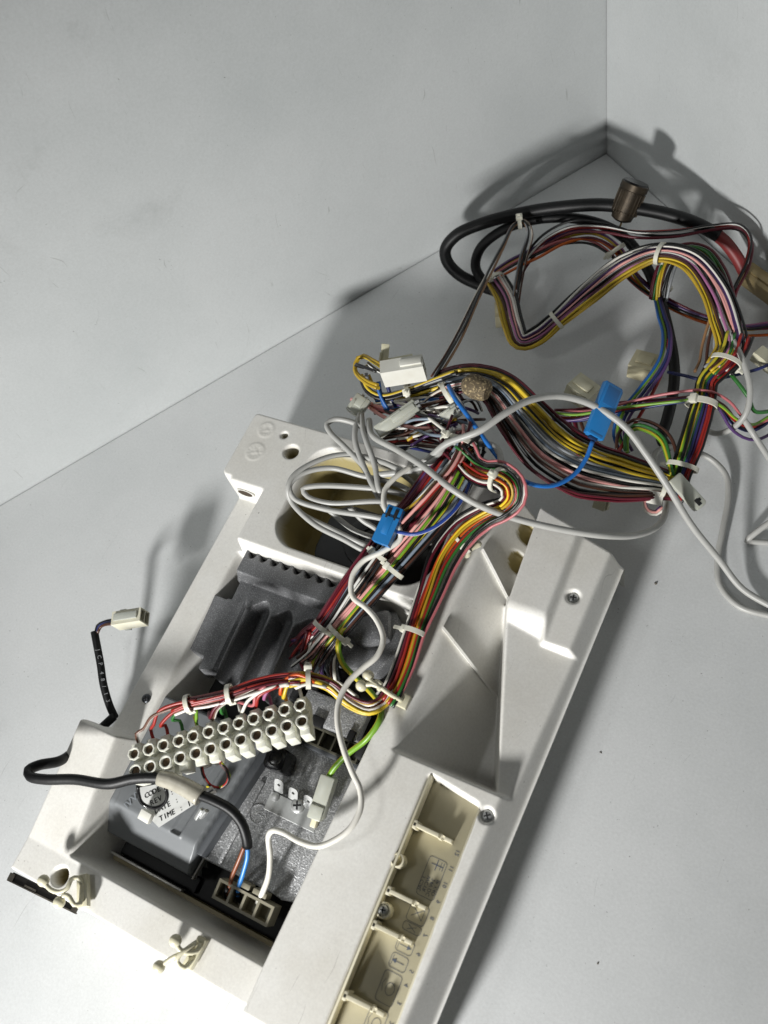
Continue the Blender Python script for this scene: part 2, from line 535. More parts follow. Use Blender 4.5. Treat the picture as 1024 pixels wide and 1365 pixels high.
# solid levels
yb = np.where(X < 197, 331, np.where(X < 226, 331 - (X - 197) * .38, 320 - (X - 226) * .27))
xl = np.where(Y < 99, 1.2, 13.5)
fp = np.minimum(np.minimum(X - xl, yb - Y), Y - 3.0)
fp = np.maximum(fp, rbox(X, Y, 5, 200, 275, 331, 6))
fp = np.minimum(fp, np.maximum(rbox(X, Y, -30, 278, 1, 345, 9), 0) * 1e3 + np.minimum(rbox(X, Y, 0, 330, 2.5, 345, 6), 1e3))
fp = np.minimum(fp, rbox(X, Y, -100, XR + 12, -50, 316 + np.where(X < 240, 60, 0), 14) + np.where(X < 240, 100, 0))
h = 1.5 + (39.5 - 1.5) * sstep(fp - .8, 3.4)
def lift(h, d, z, w): 
    s = sstep(d, w); return h + (z - h) * s * (z > h)
inside = sstep(fp - .8, 3.4)
h = np.where(inside > 0, np.maximum(h, 1.5), h)
# front bar
h = h + inside * (2.6 * sstep(rbox(X, Y, -20, 176, -20, 27, 4), 3))
# corner block front left
zb = 42.1 + np.clip(Y - 24, 0, 80) / 76 * 14
h = h + inside * sstep(rbox(X, Y, -20, 60, -60, 98.5, 5) , 5) * np.maximum(zb - h, 0)
# back plate and back left block
pl = np.maximum(rbox(X, Y, 41.5, 300, 215, 400, 4), rbox(X, Y, -30, 300, 273.5, 400, 4))
h = h + inside * (60 - 39.5) * sstep(pl, 3.2)
# right housing, stepped corner block behind it
rh = sstep(X - 176.2 - np.clip((Y - 30) * .03, 0, 6), 3.0)
h = np.where(pl > 1.5, h, h + inside * rh * np.clip(60 - h, 0, 30))
blk = (X > 205) & (Y > 238)
zblk = 60 - 5.5 * sstep(X - 248.6, 5.5)
h = np.where(blk, 1.5 + (zblk - 1.5) * inside, h)
# raised pad to the right of the strip
# main opening
ridge_x = 175.5 + np.clip((Y - 30) * .03, 0, 6)
o_ = np.maximum.reduce([39.5 + (36.5 - X) * 3.3, 60 + (X - ridge_x) * 14, 43 + (26.5 - Y) * 6, 60 + (Y - 237.0) * 9, np.full_like(X, 1.5)])
h = smin(h, o_, 2.6)
# big rounded window in the back plate
dh = rbox(X, Y, 63, 173.5, 243.5, 319.5, 19)
h = smin(h, 60.5 - dh * 9, 1.6)
h = np.where(dh > 2, np.maximum(h, 16), h)
# small round holes
for (cx, cy, rr_) in ((48.1, 307.2, 5.2), (37.1, 317.6, 2.4)):
    d_ = rr_ - np.hypot(X - cx, Y - cy)
    h = np.where(d_ > -2, smin(h, 61 - d_ * 9, .8), h); h = np.where(d_ > 1, np.maximum(h, 30), h)
# hole in the front bar corner
hx, hy, _ = P(80, 1168, 42)
d_ = 5.3 - np.hypot(X - hx, Y - hy)
h = np.where(d_ > -2, smin(h, 43 - d_ * 9, .8), h); h = np.where(d_ > 1, np.maximum(h, 22), h)
# well: sloped left side, floor, front wall, stepped block behind
xe = 222.5 + np.clip(255 - Y, -20, 130) * .326          # slanted edge of the shelf beside the groove
shelf = 52.5 - np.clip((X - xe) / 45, 0, 1) * 6.5
shelf = np.minimum(shelf, 53 + (X - xe) * 6)
yb2 = 253.5 - 8.5 * sstep(X - 248.6, 4)
blk_r = np.minimum(50 + (Y - yb2 + 10) * 1.0, 60 + (X - np.maximum(223.5 - np.clip((Y - 254) * .05, 0, 4), xe + .6)) * 9)
wl_ = np.maximum.reduce([60.5 + (195.5 - X) * 1.48, 60 + (153.0 - Y) * 7, np.where(Y > 240, blk_r, -9), np.where(Y < 262, shelf, -9), np.full_like(X, 5.)])
wl_ = np.where(X < 186, 99, wl_)
h = smin(h, wl_, 3.4)
# two slots at the foot of the slope
slot = np.zeros_like(X, bool)
for (cx, cy) in ((213.8, 310.5), (214.6, 290.5)):
    d_ = rbox(X, Y, cx - 5.2, cx + 6.0, cy - 6.4, cy + 6.4, 4.2)
    slot |= d_ > .0
    h = np.where(d_ > -.8, h - np.clip(d_ * 7, 0, 5.0), h)
# strip recess
ds = rbox(X, Y, 219.6, 250.6, -40, 148.6 - (X - 220) * .14, 2.2)
h = smin(h, 59 - ds * 9, 1.4)
h = np.where(ds > 1.2, np.maximum(h, 44.5), h)
# right flank and thin lip
h = smin(h, 40.2 + (XR - 2.0 - X) * 2.2, 2.4)
h = np.where((inside > .5) & (X > XR - 2.4), np.maximum(h, 39.6), h)
# countersinks for screws
for (cx, cy) in ((255.8, 140.8), (256.8, 272.5)):
    d_ = 4.1 - np.hypot(X - cx, Y - cy)
    h = np.where(d_ > -1, smin(h, h - np.clip(d_ * 4, -1, 3), .6), h)
# embossed recycling roundels on the back left block
for (cx, cy, R_) in ((22.3, 317.6, 5.4), (23.0, 299.6, 6.2)):
    rr = np.hypot(X - cx, Y - cy)
    h = h + .45 * np.exp(-((rr - R_) / .55) ** 2)
    an = np.arctan2(Y - cy, X - cx)
    h = h + .4 * (np.abs(rr - R_ * .72) < .7) * (np.sin(an * 12) > 0)
    h = h + .4 * (rr < R_ * .42) * (np.sin(an * 3 + rr) > .2)
# soften every edge a little
for _ in range(2):
    hp = np.pad(h, 1, mode='edge')
    hs = (hp[1:-1, 1:-1] * 4 + hp[:-2, 1:-1] + hp[2:, 1:-1] + hp[1:-1, :-2] + hp[1:-1, 2:]) / 8
    h = np.where(slot, h, hs)
keepv = (fp > -1.2) & ~((h < 3.0) & (rbox(X, Y, 30, 178, 20, 242, 2) > 0))
keep = keepv[:-1, :-1] & keepv[1:, :-1] & keepv[:-1, 1:] & keepv[1:, 1:]
hc = (h[:-1, :-1] + h[1:, 1:]) / 2
def cc(a): return a[:-1, :-1]
inner = np.maximum.reduce([sstep(dh - .9, 1.2), slot * 1., sstep(4.6 - np.hypot(X - 48.1, Y - 307.2), 1.2), sstep(1.9 - np.hypot(X - 37.1, Y - 317.6), 1.), sstep(4.6 - np.hypot(X - hx, Y - hy), 1.2)])
shell = height_sheet('shell', X, Y, h, keep, [MATS['housing_shell']], housing, inner)
HGT = h
def hz(x, y):
    j = int(np.clip(np.searchsorted(yy, y), 0, ny - 1)); i = int(np.clip((x + 6) / (xr[j] + 6) * (nx - 1), 0, nx - 1))
    return float(HGT[j, i])
# folded rim under the right lip
bm = bmesh.new()
for a, b in zip(range(0, ny - 1, 12), range(12, ny + 11, 12)):
    b = min(b, ny - 1)
    if yy[a] < 4 or yy[b] > 304: continue
    q = [(xr[a] - .1, yy[a], 39.5), (xr[b] - .1, yy[b], 39.5), (xr[b] - .1, yy[b], 36.8), (xr[a] - .1, yy[a], 36.8)]
    q2 = [(xr[a] - 9, yy[a], 36.8), (xr[b] - 9, yy[b], 36.8)]
    q2 += [(xr[a] - 13, yy[a], 1), (xr[b] - 13, yy[b], 1)]
    vs = [bm.verts.new(p) for p in q + q2]
    bm.faces.new(vs[:4]); bm.faces.new((vs[3], vs[2], vs[5], vs[4])); bm.faces.new((vs[4], vs[5], vs[7], vs[6]))
bmesh.ops.remove_doubles(bm, verts=bm.verts[:], dist=.01)
obj('lip_rim', bm, MATS['housing_white'], housing)

# two thin ribs on the sloped side of the well
for (x0, y0, x1, y1) in ((197.5, 281.5, 221.5, 262.5), (194.5, 227.0, 232.5, 209.0)):
    bm = bmesh.new()
    d = Vector((x1 - x0, y1 - y0, 0)); L_ = d.length; d.normalize(); nn = Vector((-d.y, d.x, 0)) * .75
    k = 14; top = []; bot = []
    for i in range(k + 1):
        t = i / k; x = x0 + (x1 - x0) * t; y = y0 + (y1 - y0) * t
        zt = 61.2 - max(0, (x - 195.5)) * 1.48 + 3.2 * math.sin(math.pi * min(1, t * 1.15 + .08)) ** .5
        zb_ = zt - 12
        for s_ in (-1, 1):
            top.append(bm.verts.new((x + nn.x * s_, y + nn.y * s_, zt))); bot.append(bm.verts.new((x + nn.x * s_, y + nn.y * s_, zb_)))
    for i in range(k):
        a, b, c, e = top[2 * i], top[2 * i + 1], top[2 * i + 3], top[2 * i + 2]
        bm.faces.new((a, b, c, e))
        for s_ in (0, 1):
            bm.faces.new((top[2 * i + s_], top[2 * i + 2 + s_], bot[2 * i + 2 + s_], bot[2 * i + s_]))
    for i in (0, k): bm.faces.new((top[2 * i], top[2 * i + 1], bot[2 * i + 1], bot[2 * i]))
    obj('rib', bm, MATS['housing_white'], housing)

def screw(x, y, z, r, parent, tilt=(0, 0), dark=False, rot=20, label=None):
    M = T(x, y, z) @ RX(tilt[0]) @ RY(tilt[1]) @ RZ(rot)
    bm = bmesh.new()
    lathe(bm, M, [(r, -2), (r, .2), (r * .93, .7), (r * .7, 1.15), (r * .36, 1.35)], 24)
    s = obj('screw', bm, MATS['dark_steel' if dark else 'steel'], parent)
    if label: s['label'] = label
    bm = bmesh.new()
    box(bm, M @ T(0, 0, 1.1), r * 1.15, r * .26, .7, .1, 1); box(bm, M @ T(0, 0, 1.1), r * .26, r * 1.15, .704, .1, 1)
    obj('cross_shade', bm, MATS['hole_shade'], s)  # black cross on the head, painted shade in place of a cut recess
    return s
screw(255.8, 140.8, hz(255.8, 140.8) + .2, 3.1, housing, rot=35)
screw(256.8, 272.5, hz(256.8, 272.5) + .2, 3.1, housing, rot=10)
screw(28.5, 124.4, 39.8, 3.0, housing, dark=True, rot=40, label='dark screw on the left flange')

# slot in the front face of the back left block
bm = bmesh.new()
M = frame(Vector((26, 272.4, 50)), (1, 0, 0), y=(0, 0.35, 1))
lathe(bm, M @ Matrix.Diagonal((1, .36, 1, 1)), [(7.4, -.5), (7.4, .5), (6.2, .55), (6.0, -.4)], 28)
obj('slot_rim', bm, MATS['housing_white'], housing)
bm = bmesh.new(); lathe(bm, M @ Matrix.Diagonal((1, .36, 1, 1)), [(6.1, -.5), (6.1, .1)], 24)
obj('slot_opening', bm, mat('slot_brown', '#3b2f22', .7), housing)

# metal bracket peeking out under the front left corner
bracket = thing('metal_bracket', 'thin steel bracket with a slot peeking out under the front left corner of the housing', 'bracket', tuple(P(55, 1200, 20)))
a, b = Vector(P(10, 1172, 24)), Vector(P(102, 1217, 24))
M = frame((a + b) / 2, b - a, z=(0, 0, 1)); L_ = (b - a).length
bm = bmesh.new(); box(bm, M @ T(0, 2.2, -1.2), L_ - 2, 5.0, 1.2, .2, 1)
obj('slot_shade', bm, mat('bracket_shade', '#1d1b18', .5, .6), bracket)  # near-black plate stands in for the shade in the bracket's opening
bm = bmesh.new(); box(bm, M @ T(0, -.4, -.4), L_, .7, 2.0, .25, 1); box(bm, M @ T(-L_ / 2 + 2, 2.0, .2), 4, 4.4, .9, .2, 1); box(bm, M @ T(L_ / 2 - 2, 2.0, .24), 4, 4.0, .9, .2, 1)
box(bm, M @ T(-L_ * .17, 1.0, .1), 9, 1.0, 1.0, .2, 1)
obj('edge', bm, mat('zinc', '#6e6a62', .4, .9, color2='#3f3b35', nscale=120), bracket)

# ------------------------------------------------------------------ beige keypad strip in the recess, seen from behind
mat('strip_beige', '#aaa48c', .45, color2='#9d967d', nscale=35, bump=.03)
bm = bmesh.new()
prism(bm, [(220.6, -20), (250.2, -20), (250.2, 145.0), (220.6, 148.4)], 44.0, 46.2, bev=.15)
panel = obj('keypad_panel', bm, MATS['strip_beige'], housing)
panel['label'] = 'beige back of the keypad strip with mirrored key symbols'
bm = bmesh.new()
box(bm, T(220.6, 64, 51.4), 1.3, 168.6, 9.0, .3); 
obj('panel_edge', bm, mat('cream_edge', '#dcd6bf', .42, color2='#cfc8ad', nscale=60), panel)
bm = bmesh.new()
box(bm, T(251.2, 62, 50.5), 1.2, 160, 9.5, .3)
obj('panel_edge', bm, MATS['cream_edge'], panel)
for (y_, tall) in ((121.8, 12), (87.0, 11), (69.6, 12), (35.2, 12)):
    bm = bmesh.new()
    pr = [(222.2, 46), (243.2, 46), (243.2, 52.0), (239.4, 52.6), (238.8, 50.6), (236.6, 50.8), (236.0, 53.4), (230.0, 55.6), (224.0, 46 + tall), (222.2, 46 + tall)]
    M = frame(Vector((0, y_, 0)), (1, 0, 0), y=(0, 0, 1))
    prism(bm, pr, -1.0, 1.0, M, .2)
    box(bm, T(223.2, y_, 46 + tall / 2), 2.2, 4.4, tall, .4); box(bm, T(236.6, y_, 48.4), 2.0, 3.2, 5.2, .4)
    obj('snap_tab', bm, MATS['cream_edge'], panel)
bm = bmesh.new()
lathe(bm, T(223.6, 77.4, 46), [(4.2, 0), (4.0, 7.2), (3.2, 7.4), (3.0, 6.2)], 24)
boss = obj('screw_boss', bm, MATS['cream_edge'], panel)
screw(223.6, 77.4, 52.6, 2.7, panel, rot=15)
bm = bmesh.new(); lathe(bm, T(220.9, 102.0, 46), [(3.8, 0), (3.7, 9.2), (2.9, 9.4), (2.7, 6.5), (0.01, 6.4)], 20)
obj('locating_boss', bm, MATS['cream_edge'], panel)

# mirrored printing: outlines, numbers, arrows
mat('print_ink', '#4b5260', .6)
def text_mesh(body, size):
    cu = bpy.data.curves.new("t", 'FONT'); cu.body = body; cu.size = size; cu.align_x = 'CENTER'; cu.align_y = 'CENTER'
    cu.resolution_u = 2
    o = bpy.data.objects.new("t", cu); COL.objects.link(o)
    dg = bpy.context.evaluated_depsgraph_get(); dg.update()
    me = bpy.data.meshes.new_from_object(o.evaluated_get(dg)); bpy.data.objects.remove(o)
    return me
def text(bm, body, size, M):
    me = text_mesh(body, size)
    t = bmesh.new(); t.from_mesh(me); bpy.data.meshes.remove(me)
    mp = {v: bm.verts.new(M @ v.co) for v in t.verts}
    for f in t.faces:
        try: bm.faces.new([mp[v] for v in f.verts])
        except ValueError: pass
    t.free()
def stroke(bm, p, w, z, closed=False, M=None):
    M = M or Matrix.Identity(4); p = [Vector((q[0], q[1], 0)) for q in p]; n = len(p)
    for i in range(n if closed else n - 1):
        a, b = p[i], p[(i + 1) % n]; d = (b - a); 
        if d.length < 1e-6: continue
        d.normalize(); q = Vector((-d.y, d.x, 0)) * w / 2; e = d * w * .4
        bm.faces.new([bm.verts.new(M @ (v + Vector((0, 0, z)))) for v in (a - q - e, b - q + e, b + q + e, a + q - e)])
def rrect(cx, cy, w, hh, r, n=4):
    o = []
    for (sx, sy, a0) in ((1, 1, 0), (-1, 1, 90), (-1, -1, 180), (1, -1, 270)):
        for k in range(n + 1):
            a = math.radians(a0 + 90 * k / n); o.append((cx + sx * (w / 2 - r) + r * math.cos(a), cy + sy * (hh / 2 - r) + r * math.sin(a)))
    return o
ZP = 46.34
bm = bmesh.new()
zc = [0]
def st(p, w=.34, closed=False):
    zc[0] += 1; stroke(bm, p, w * .75, ZP + .004 * (zc[0] % 8), closed)
keys = [(101.5, 20.0, 10.0), (83.0, 9.4, 10.0), (75.6, 4.2, 10.0), (66.6, 6.6, 9.0), (58.6, 7.0, 9.0), (46.2, 14.5, 9.5), (29.0, 14.8, 9.5)]
for (cy, hh, w_) in keys:
    st(rrect(239.4, cy, w_, hh, 1.6), .32, True)
for cy in (46.0, 29.2):
    st([(240.2 + 2.3 * math.cos(a), cy + 2.9 * math.sin(a)) for a in np.linspace(0, 6.28, 18)[:-1]], .34, True)
    st([(236.5, cy + 3.6), (235.6, cy + 1.0), (236.6, cy - 2.2)], .3)
for cy, s_ in ((66.6, 1), (58.6, -1)):
    st([(236.6, cy), (242.2, cy)], .4)
    xx = 242.2 if s_ > 0 else 236.6
    bm.faces.new([bm.verts.new((xx + q * s_, cy + t, ZP + .03)) for q, t in ((.9, 0), (-1.4, 1.2), (-1.4, -1.2))])
    st([(236.0, cy - 2.4), (236.0, cy + 2.4)], .3)
st([(236.4, 85.5), (242.4, 80.5), (242.4, 86.0), (236.4, 81.0)], .34)
st([(237, 74.4), (241.6, 76.8)], .34); st([(237, 76.8), (241.6, 74.4)], .34)
# crane-like little symbol and the data block, mirrored
st([(236.6, 108.2), (242.6, 108.2)], .5); st([(239.4, 105.6), (239.4, 110.6)], .6); st([(241.6, 106.4), (241.6, 110.4)], .35); st([(243.0, 106.4), (243.0, 110.4)], .35)
for i, t in enumerate(("3 C/AL", "WCYR", "24V DC", "IP X4D")):
    text(bm, t, 2.7, Matrix.Translation((235.4 + 2.6 * i, 97.0 + (.8 if i % 2 else 0), ZP + .02)) @ RZ(90) @ Matrix.Diagonal((-1, 1, 1, 1)))
for i, cy in enumerate((25.2, 33.0, 42.4, 51.0, 57.6, 66.0, 75.4, 84.0, 92.4, 101.2, 109.6, 118.0)):
    text(bm, str(i + 1), 3.2, Matrix.Translation((247.2, cy, ZP + .02)) @ RZ(90) @ Matrix.Diagonal((-1, 1, 1, 1)))
obj('key_print', bm, MATS['print_ink'], panel, False)
panel.location.z += 4.5 * S

# ------------------------------------------------------------------ burner control built into the housing
unit = thing('burner_control_unit', 'dark grey cast metal burner control unit with cooling fins set inside the white housing', 'control unit', (105, 140, 0))
mat('cast_dark', '#6e6f71', .38, .2, color2='#606163', nscale=150, speck='#929394', speck_scale=1500., speck_amt=.06, bump=.6, bscale=1200)
mat('cast_silver', '#a3a4a5', .36, .4, color2='#8e8f90', nscale=150, speck='#cdcecf', speck_scale=1300., speck_amt=.1, bump=.8, bscale=1100)
mat('box_grey', '#727577', .42, color2='#686b6d', nscale=50, bump=.05, bscale=700)
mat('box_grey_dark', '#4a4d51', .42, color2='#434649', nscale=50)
bm = bmesh.new(); box(bm, T(107, 133, 2.6), 130, 204, 4.2, .5)
obj('base_plate', bm, mat('base_black', '#0d0d0e', .6), unit)

gx = np.arange(30, 124, .6); gy = np.arange(146, 243, .6)
CX, CY = np.meshgrid(gx, gy)
fr = ((CX - 64.5) / 17.6) % 1.0
ridge = np.interp(fr, [0, .03, .16, .5, .62, .93, 1], [44.5, 44, 29, 30.5, 33, 43, 44.5])
scoop = sstep(CY - 204.5 + 3 * np.cos(fr * 6.28), 5)
mid = (ridge - (205 - CY) * .10) * (1 - scoop) + 40.5 * scoop
mid = np.where(CX < 60, 39.0 - (203 - CY) * .07 + np.clip(CX - 56, 0, 8) * .3, mid)
zc_ = mid
bar = sstep(rbox(CX, CY, 45.5, 130, 218.5, 260, 3), 4)
zc_ = zc_ + (48.0 - zc_) * bar
nt_ = np.abs(((CX - 47.5) / 8.7) % 1 - .5) * 8.7
dn = 3.3 - np.hypot(nt_ * 1.0, np.maximum(0, 235.2 - CY) * .75)
zc_ = smin(zc_, 50 - dn * 12, 1.5)
foot = np.maximum.reduce([rbox(CX, CY, 45, 119, 216, 236.6, 3), rbox(CX, CY, 33.5, 62, 163.5, 203, 3), rbox(CX, CY, 49, 112, 153 + 6 * np.clip(fr, 0, 1), 222, 3)])
foot = np.minimum(foot, (CX - 30) * .6 + (213 - CY) * 0 + np.where((CX < 46) & (CY > 202), -20, 20))
zc_ = np.maximum(smin(zc_, 10 + (foot + 2) * 16, 2.5), 9)
kv = foot > -1.6
height_sheet('heat_sink', CX, CY, zc_, kv[:-1, :-1] & kv[1:, :-1] & kv[:-1, 1:] & kv[1:, 1:], [MATS['cast_dark']], unit)['label'] = 'finned heat sink casting'
bm = bmesh.new(); box(bm, T(80, 196, 14), 58, 70, 12, 2); box(bm, T(48, 184, 14), 24, 34, 12.4, 2)
obj('heat_sink_body', bm, MATS['base_black'], unit)

# second casting, at the right of the opening
bm = bmesh.new()
prism(bm, [(128, 188), (162, 191), (169, 214), (157, 233), (146, 228), (131, 214)], 12, 40, bev=2.2)
prism(bm, [(133, 207), (150, 203), (163, 213), (155, 231), (147, 226), (135, 215)], 38, 49, bev=3.2)
obj('cover_casting', bm, MATS['cast_dark'], unit)
bm = bmesh.new()
box(bm, T(146, 182, 20), 46, 13, 22, 1.2); box(bm, T(120, 182, 16), 14, 22, 20, 1)
obj('socket_block', bm, MATS['black_plastic'], unit)

def socket(name, M, sx, sy, sz, nx_, ny_, material, parent, wall=1.1, depth=6., bev=.5, keyed=False):
    """housing with real cavities in its local +z face"""
    bm = bmesh.new()
    xs = []; ys = []
    cw, ch = (sx - wall * (nx_ + 1)) / nx_, (sy - wall * (ny_ + 1)) / ny_
    for i in range(nx_): xs += [-sx / 2 + wall + i * (cw + wall), -sx / 2 + (i + 1) * (cw + wall)]
    for j in range(ny_): ys += [-sy / 2 + wall + j * (ch + wall), -sy / 2 + (j + 1) * (ch + wall)]
    X_ = [-sx / 2] + xs + [sx / 2]; Y_ = [-sy / 2] + ys + [sy / 2]
    top = [[bm.verts.new(M @ Vector((x, y, sz / 2))) for x in X_] for y in Y_]
    cav = []
    for j in range(len(Y_) - 1):
        for i in range(len(X_) - 1):
            q = (top[j][i], top[j][i + 1], top[j + 1][i + 1], top[j + 1][i])
            if i % 2 and j % 2:
                lo = [bm.verts.new(v.co - (M.to_3x3() @ Vector((0, 0, depth)))) for v in q]
                for k in range(4): bm.faces.new((q[k], q[(k + 1) % 4], lo[(k + 1) % 4], lo[k]))
                bm.faces.new(lo)
            else: bm.faces.new(q)
    per = [top[0][i] for i in range(len(X_))] + [top[j][-1] for j in range(1, len(Y_))] + [top[-1][i] for i in range(len(X_) - 2, -1, -1)] + [top[j][0] for j in range(len(Y_) - 2, 0, -1)]
    bot = [bm.verts.new(v.co - (M.to_3x3() @ Vector((0, 0, sz)))) for v in per]
    n = len(per)
    for k in range(n): bm.faces.new((per[k], per[(k + 1) % n], bot[(k + 1) % n], bot[k]))
    bm.faces.new(bot[::-1])
    return obj(name, bm, material, parent, angle=25)

socket('socket_row', T(148, 145.5, 26) @ RX(0), 44, 11, 12, 5, 1, mat('socket_olive', '#4c4a3e', .5), unit, depth=7)
bm = bmesh.new(); box(bm, T(146, 160.5, 34), 42, 18, 8, 1.2)
pl_ = obj('speckled_cover', bm, MATS['cast_silver'], unit)
bm = bmesh.new(); box(bm, T(140, 153, 38.2), 8, 6, 4, .3); box(bm, T(163, 153, 38.2), 4, 6, 4, .3); box(bm, T(171, 150, 28), 5, 14, 18, 1.5)
obj('notch', bm, MATS['hole_shade'], pl_)
bm = bmesh.new(); text(bm, "60", 6, T(136, 165, 38.2) @ RZ(-40)); text(bm, "VAC", 5, T(160, 161, 38.25) @ RZ(-60))
obj('moulded_lettering', bm, mat('cast_pale', '#a2a4a8', .4, .3), pl_, False)

# silver cast deck with earth terminals
bm = bmesh.new()
prism(bm, [(104, 56.5), (153, 57.5), (160, 56.5), (173.5, 60), (173.5, 140), (121, 139.2), (113, 122), (108, 80)], 8, 25, bev=.9)
deck = obj('cast_deck', bm, MATS['cast_silver'], unit)
bm = bmesh.new(); box(bm, T(147, 139.4, 22), 54, 3.4, 14, .5)
obj('deck_rim', bm, MATS['box_grey_dark'], deck)
cxy = P(344, 1085, 25)
bm = bmesh.new(); lathe(bm, T(cxy[0], cxy[1], 24.7), [(5.6, 0), (5.6, .7), (5.0, .7), (5.0, 0)], 32)
box(bm, T(cxy[0] + 2.4, cxy[1], 24.9), 4.2, .5, .8, .1, 1)
obj('embossed_ring', bm, MATS['cast_silver'], deck)
bm = bmesh.new(); box(bm, T(118.0, 84, 25.2) @ RZ(-3), 3.2, 52, 3.2, 1.2)
obj('deck_rail', bm, MATS['cast_silver'], deck)

# black push cap
cap = Vector(P(371, 1013, 38))
bm = bmesh.new()
sq = rrect(0, 0, 13.2, 13.2, 3.4)
prism(bm, sq, -13, 5.6, T(*cap) @ RZ(8), .9)
kc = obj('reset_cap', bm, mat('gloss_black', '#0c0c0e', .2), unit)
bm = bmesh.new(); lathe(bm, T(cap.x, cap.y, cap.z + 5.2), [(4.6, 0), (4.5, .9), (3.5, .9), (3.2, -.4), (.01, -.5)], 24)
obj('cap_dish', bm, MATS['gloss_black'], kc)

# earth terminal plate with three spade tabs
bm = bmesh.new()
a0 = P(357, 1066, 27); a1 = P(424, 1098, 27)
Mt = frame((Vector(a0) + Vector(a1)) / 2, Vector(a1) - Vector(a0), z=(0, 0, 1))
box(bm, Mt, (Vector(a1) - Vector(a0)).length, 11.0, 1.1, .25, 1)
et = obj('earth_plate', bm, MATS['steel'], unit)
def spade(q, name='spade_tab', parent=et, ln=10.5, w=6.2, tilt=52, rz=0):
    M = T(*P(*q)) @ RZ(rz) @ RX(tilt)
    bm = bmesh.new()
    R_ = 1.0; pts = [(-w / 2, 0), (w / 2, 0), (w / 2, ln - 1.6), (w / 2 - 1.3, ln), (-w / 2 + 1.3, ln), (-w / 2, ln - 1.6)]
    # plate with a round hole: ring of quads around the hole
    c = Vector((0, ln * .58, 0)); n = 24
    def edge(a):
        d = Vector((math.cos(a), math.sin(a))); best = 1e9
        for i in range(len(pts)):
            p0 = Vector(pts[i]); p1 = Vector(pts[(i + 1) % len(pts)]); e = p1 - p0; o = p0 - c.xy
            den = d.x * e.y - d.y * e.x
            if abs(den) < 1e-9: continue
            t = (o.x * e.y - o.y * e.x) / den; u = (o.x * d.y - o.y * d.x) / den
            if t > 0 and -1e-6 <= u <= 1 + 1e-6: best = min(best, t)
        return c.xy + d * best
    rings = {}
    for zz_ in (-.4, .4):
        rings[zz_] = ([bm.verts.new(M @ Vector((c.x + R_ * math.cos(6.2832 * k / n), c.y + R_ * math.sin(6.2832 * k / n), zz_))) for k in range(n)],
                      [bm.verts.new(M @ Vector((*edge(6.2832 * k / n), zz_))) for k in range(n)])
    for k in range(n):
        k2 = (k + 1) % n
        for zz_ in (-.4, .4): i_, o_2 = rings[zz_]; bm.faces.new((i_[k], i_[k2], o_2[k2], o_2[k]))
        bm.faces.new((rings[-.4][0][k], rings[-.4][0][k2], rings[.4][0][k2], rings[.4][0][k]))
        bm.faces.new((rings[-.4][1][k], rings[-.4][1][k2], rings[.4][1][k2], rings[.4][1][k]))
    return obj(name, bm, MATS['steel'], parent, False)
spade((372, 1056, 27.5)); spade((391, 1066, 27.5), ln=9.5); spade((411, 1078, 27.5))
scp = P(397, 1074, 28); screw(scp[0], scp[1], 28.2, 4.3, et, rot=25)
rv = P(367, 1062, 28)
bm = bmesh.new(); lathe(bm, T(rv[0], rv[1], 27.4), [(2.7, 0), (2.6, .8), (1.6, 1.2)], 20)
obj('rivet', bm, MATS['steel'], et)
rv = P(424, 1090, 28)
bm = bmesh.new(); lathe(bm, T(rv[0], rv[1], 27.4), [(2.2, 0), (2.1, .7), (1.3, 1.0)], 20)
obj('rivet', bm, MATS['steel'], et)

# grey plastic module with its sticker
gx = np.arange(30, 122, .7); gy = np.arange(42, 140, .7)
BX, BY = np.meshgrid(gx, gy)
xr_ = 101.0 + (BY - 46) * .13
d_o = rbox(BX, BY, 35.5, 300, 44.5, 170, 3); d_o = np.minimum(d_o, xr_ + 1.5 - BX); d_o = np.minimum(d_o, 133 - BY)
zz = 8 + 100 * np.clip((d_o + 1.2) / 12, 0, 1)
d_i = np.minimum(np.minimum(BY - 46.5 - 1, xr_ - BX), BX - 35.5)
top = 35.5 - .0 * BY
slope = 22 + d_o * 1.0
front = 25.5 + (BY - 45) * .6
top = smin(np.full_like(BX, 36.0), front, 1.2)
d_p = np.minimum(np.minimum(BX - 42, BY - 61.5), xr_ - 11.5 - BX)
top = top + .9 * sstep(d_p, 1.2)
d_c = np.minimum(np.minimum(BX - (xr_ - 19), xr_ - 12.5 - BX), BY - 62.5)
top = top - 1.8 * sstep(d_c, 1.0)
right = 36.5 - np.clip(BX - (xr_ - 8.5), 0, 40) * .12
zz = smin(zz, np.minimum(top, right + 2), 1.4)
kv = d_o > -1.0
mod = height_sheet('module_cover', BX, BY, np.maximum(zz, 6), kv[:-1, :-1] & kv[1:, :-1] & kv[:-1, 1:] & kv[1:, 1:], [MATS['box_grey']], unit)
mod['label'] = 'mid grey plastic module cover with a white sticker'
bm = bmesh.new()
prism(bm, [(103.5, 58), (108.0, 58), (119.5, 136), (113.5, 136)], 10, 33.5, bev=1.0)
obj('module_flank', bm, MATS['box_grey_dark'], unit)
bm = bmesh.new(); text(bm, "IVVV", 6.5, T(*P(178, 1065, 37.4)) @ RZ(70))
obj('moulded_lettering', bm, mat('box_grey_pale', '#858a8f', .4), mod, False)
bm = bmesh.new(); box(bm, T(63, 35.2, 13.5), 70, 1.6, 5, .3)
obj('front_edge', bm, mat('edge_metal', '#9a9893', .4, .5), unit)
bm = bmesh.new(); 
a0, a1 = Vector(P(258, 1172, 20)), Vector(P(292, 1112, 26)); Me = frame((a0 + a1) / 2, a1 - a0, z=(0, 0, 1))
box(bm, Me, (a1 - a0).length, 1.2, 4, .3); obj('side_edge', bm, MATS['edge_metal'], unit)
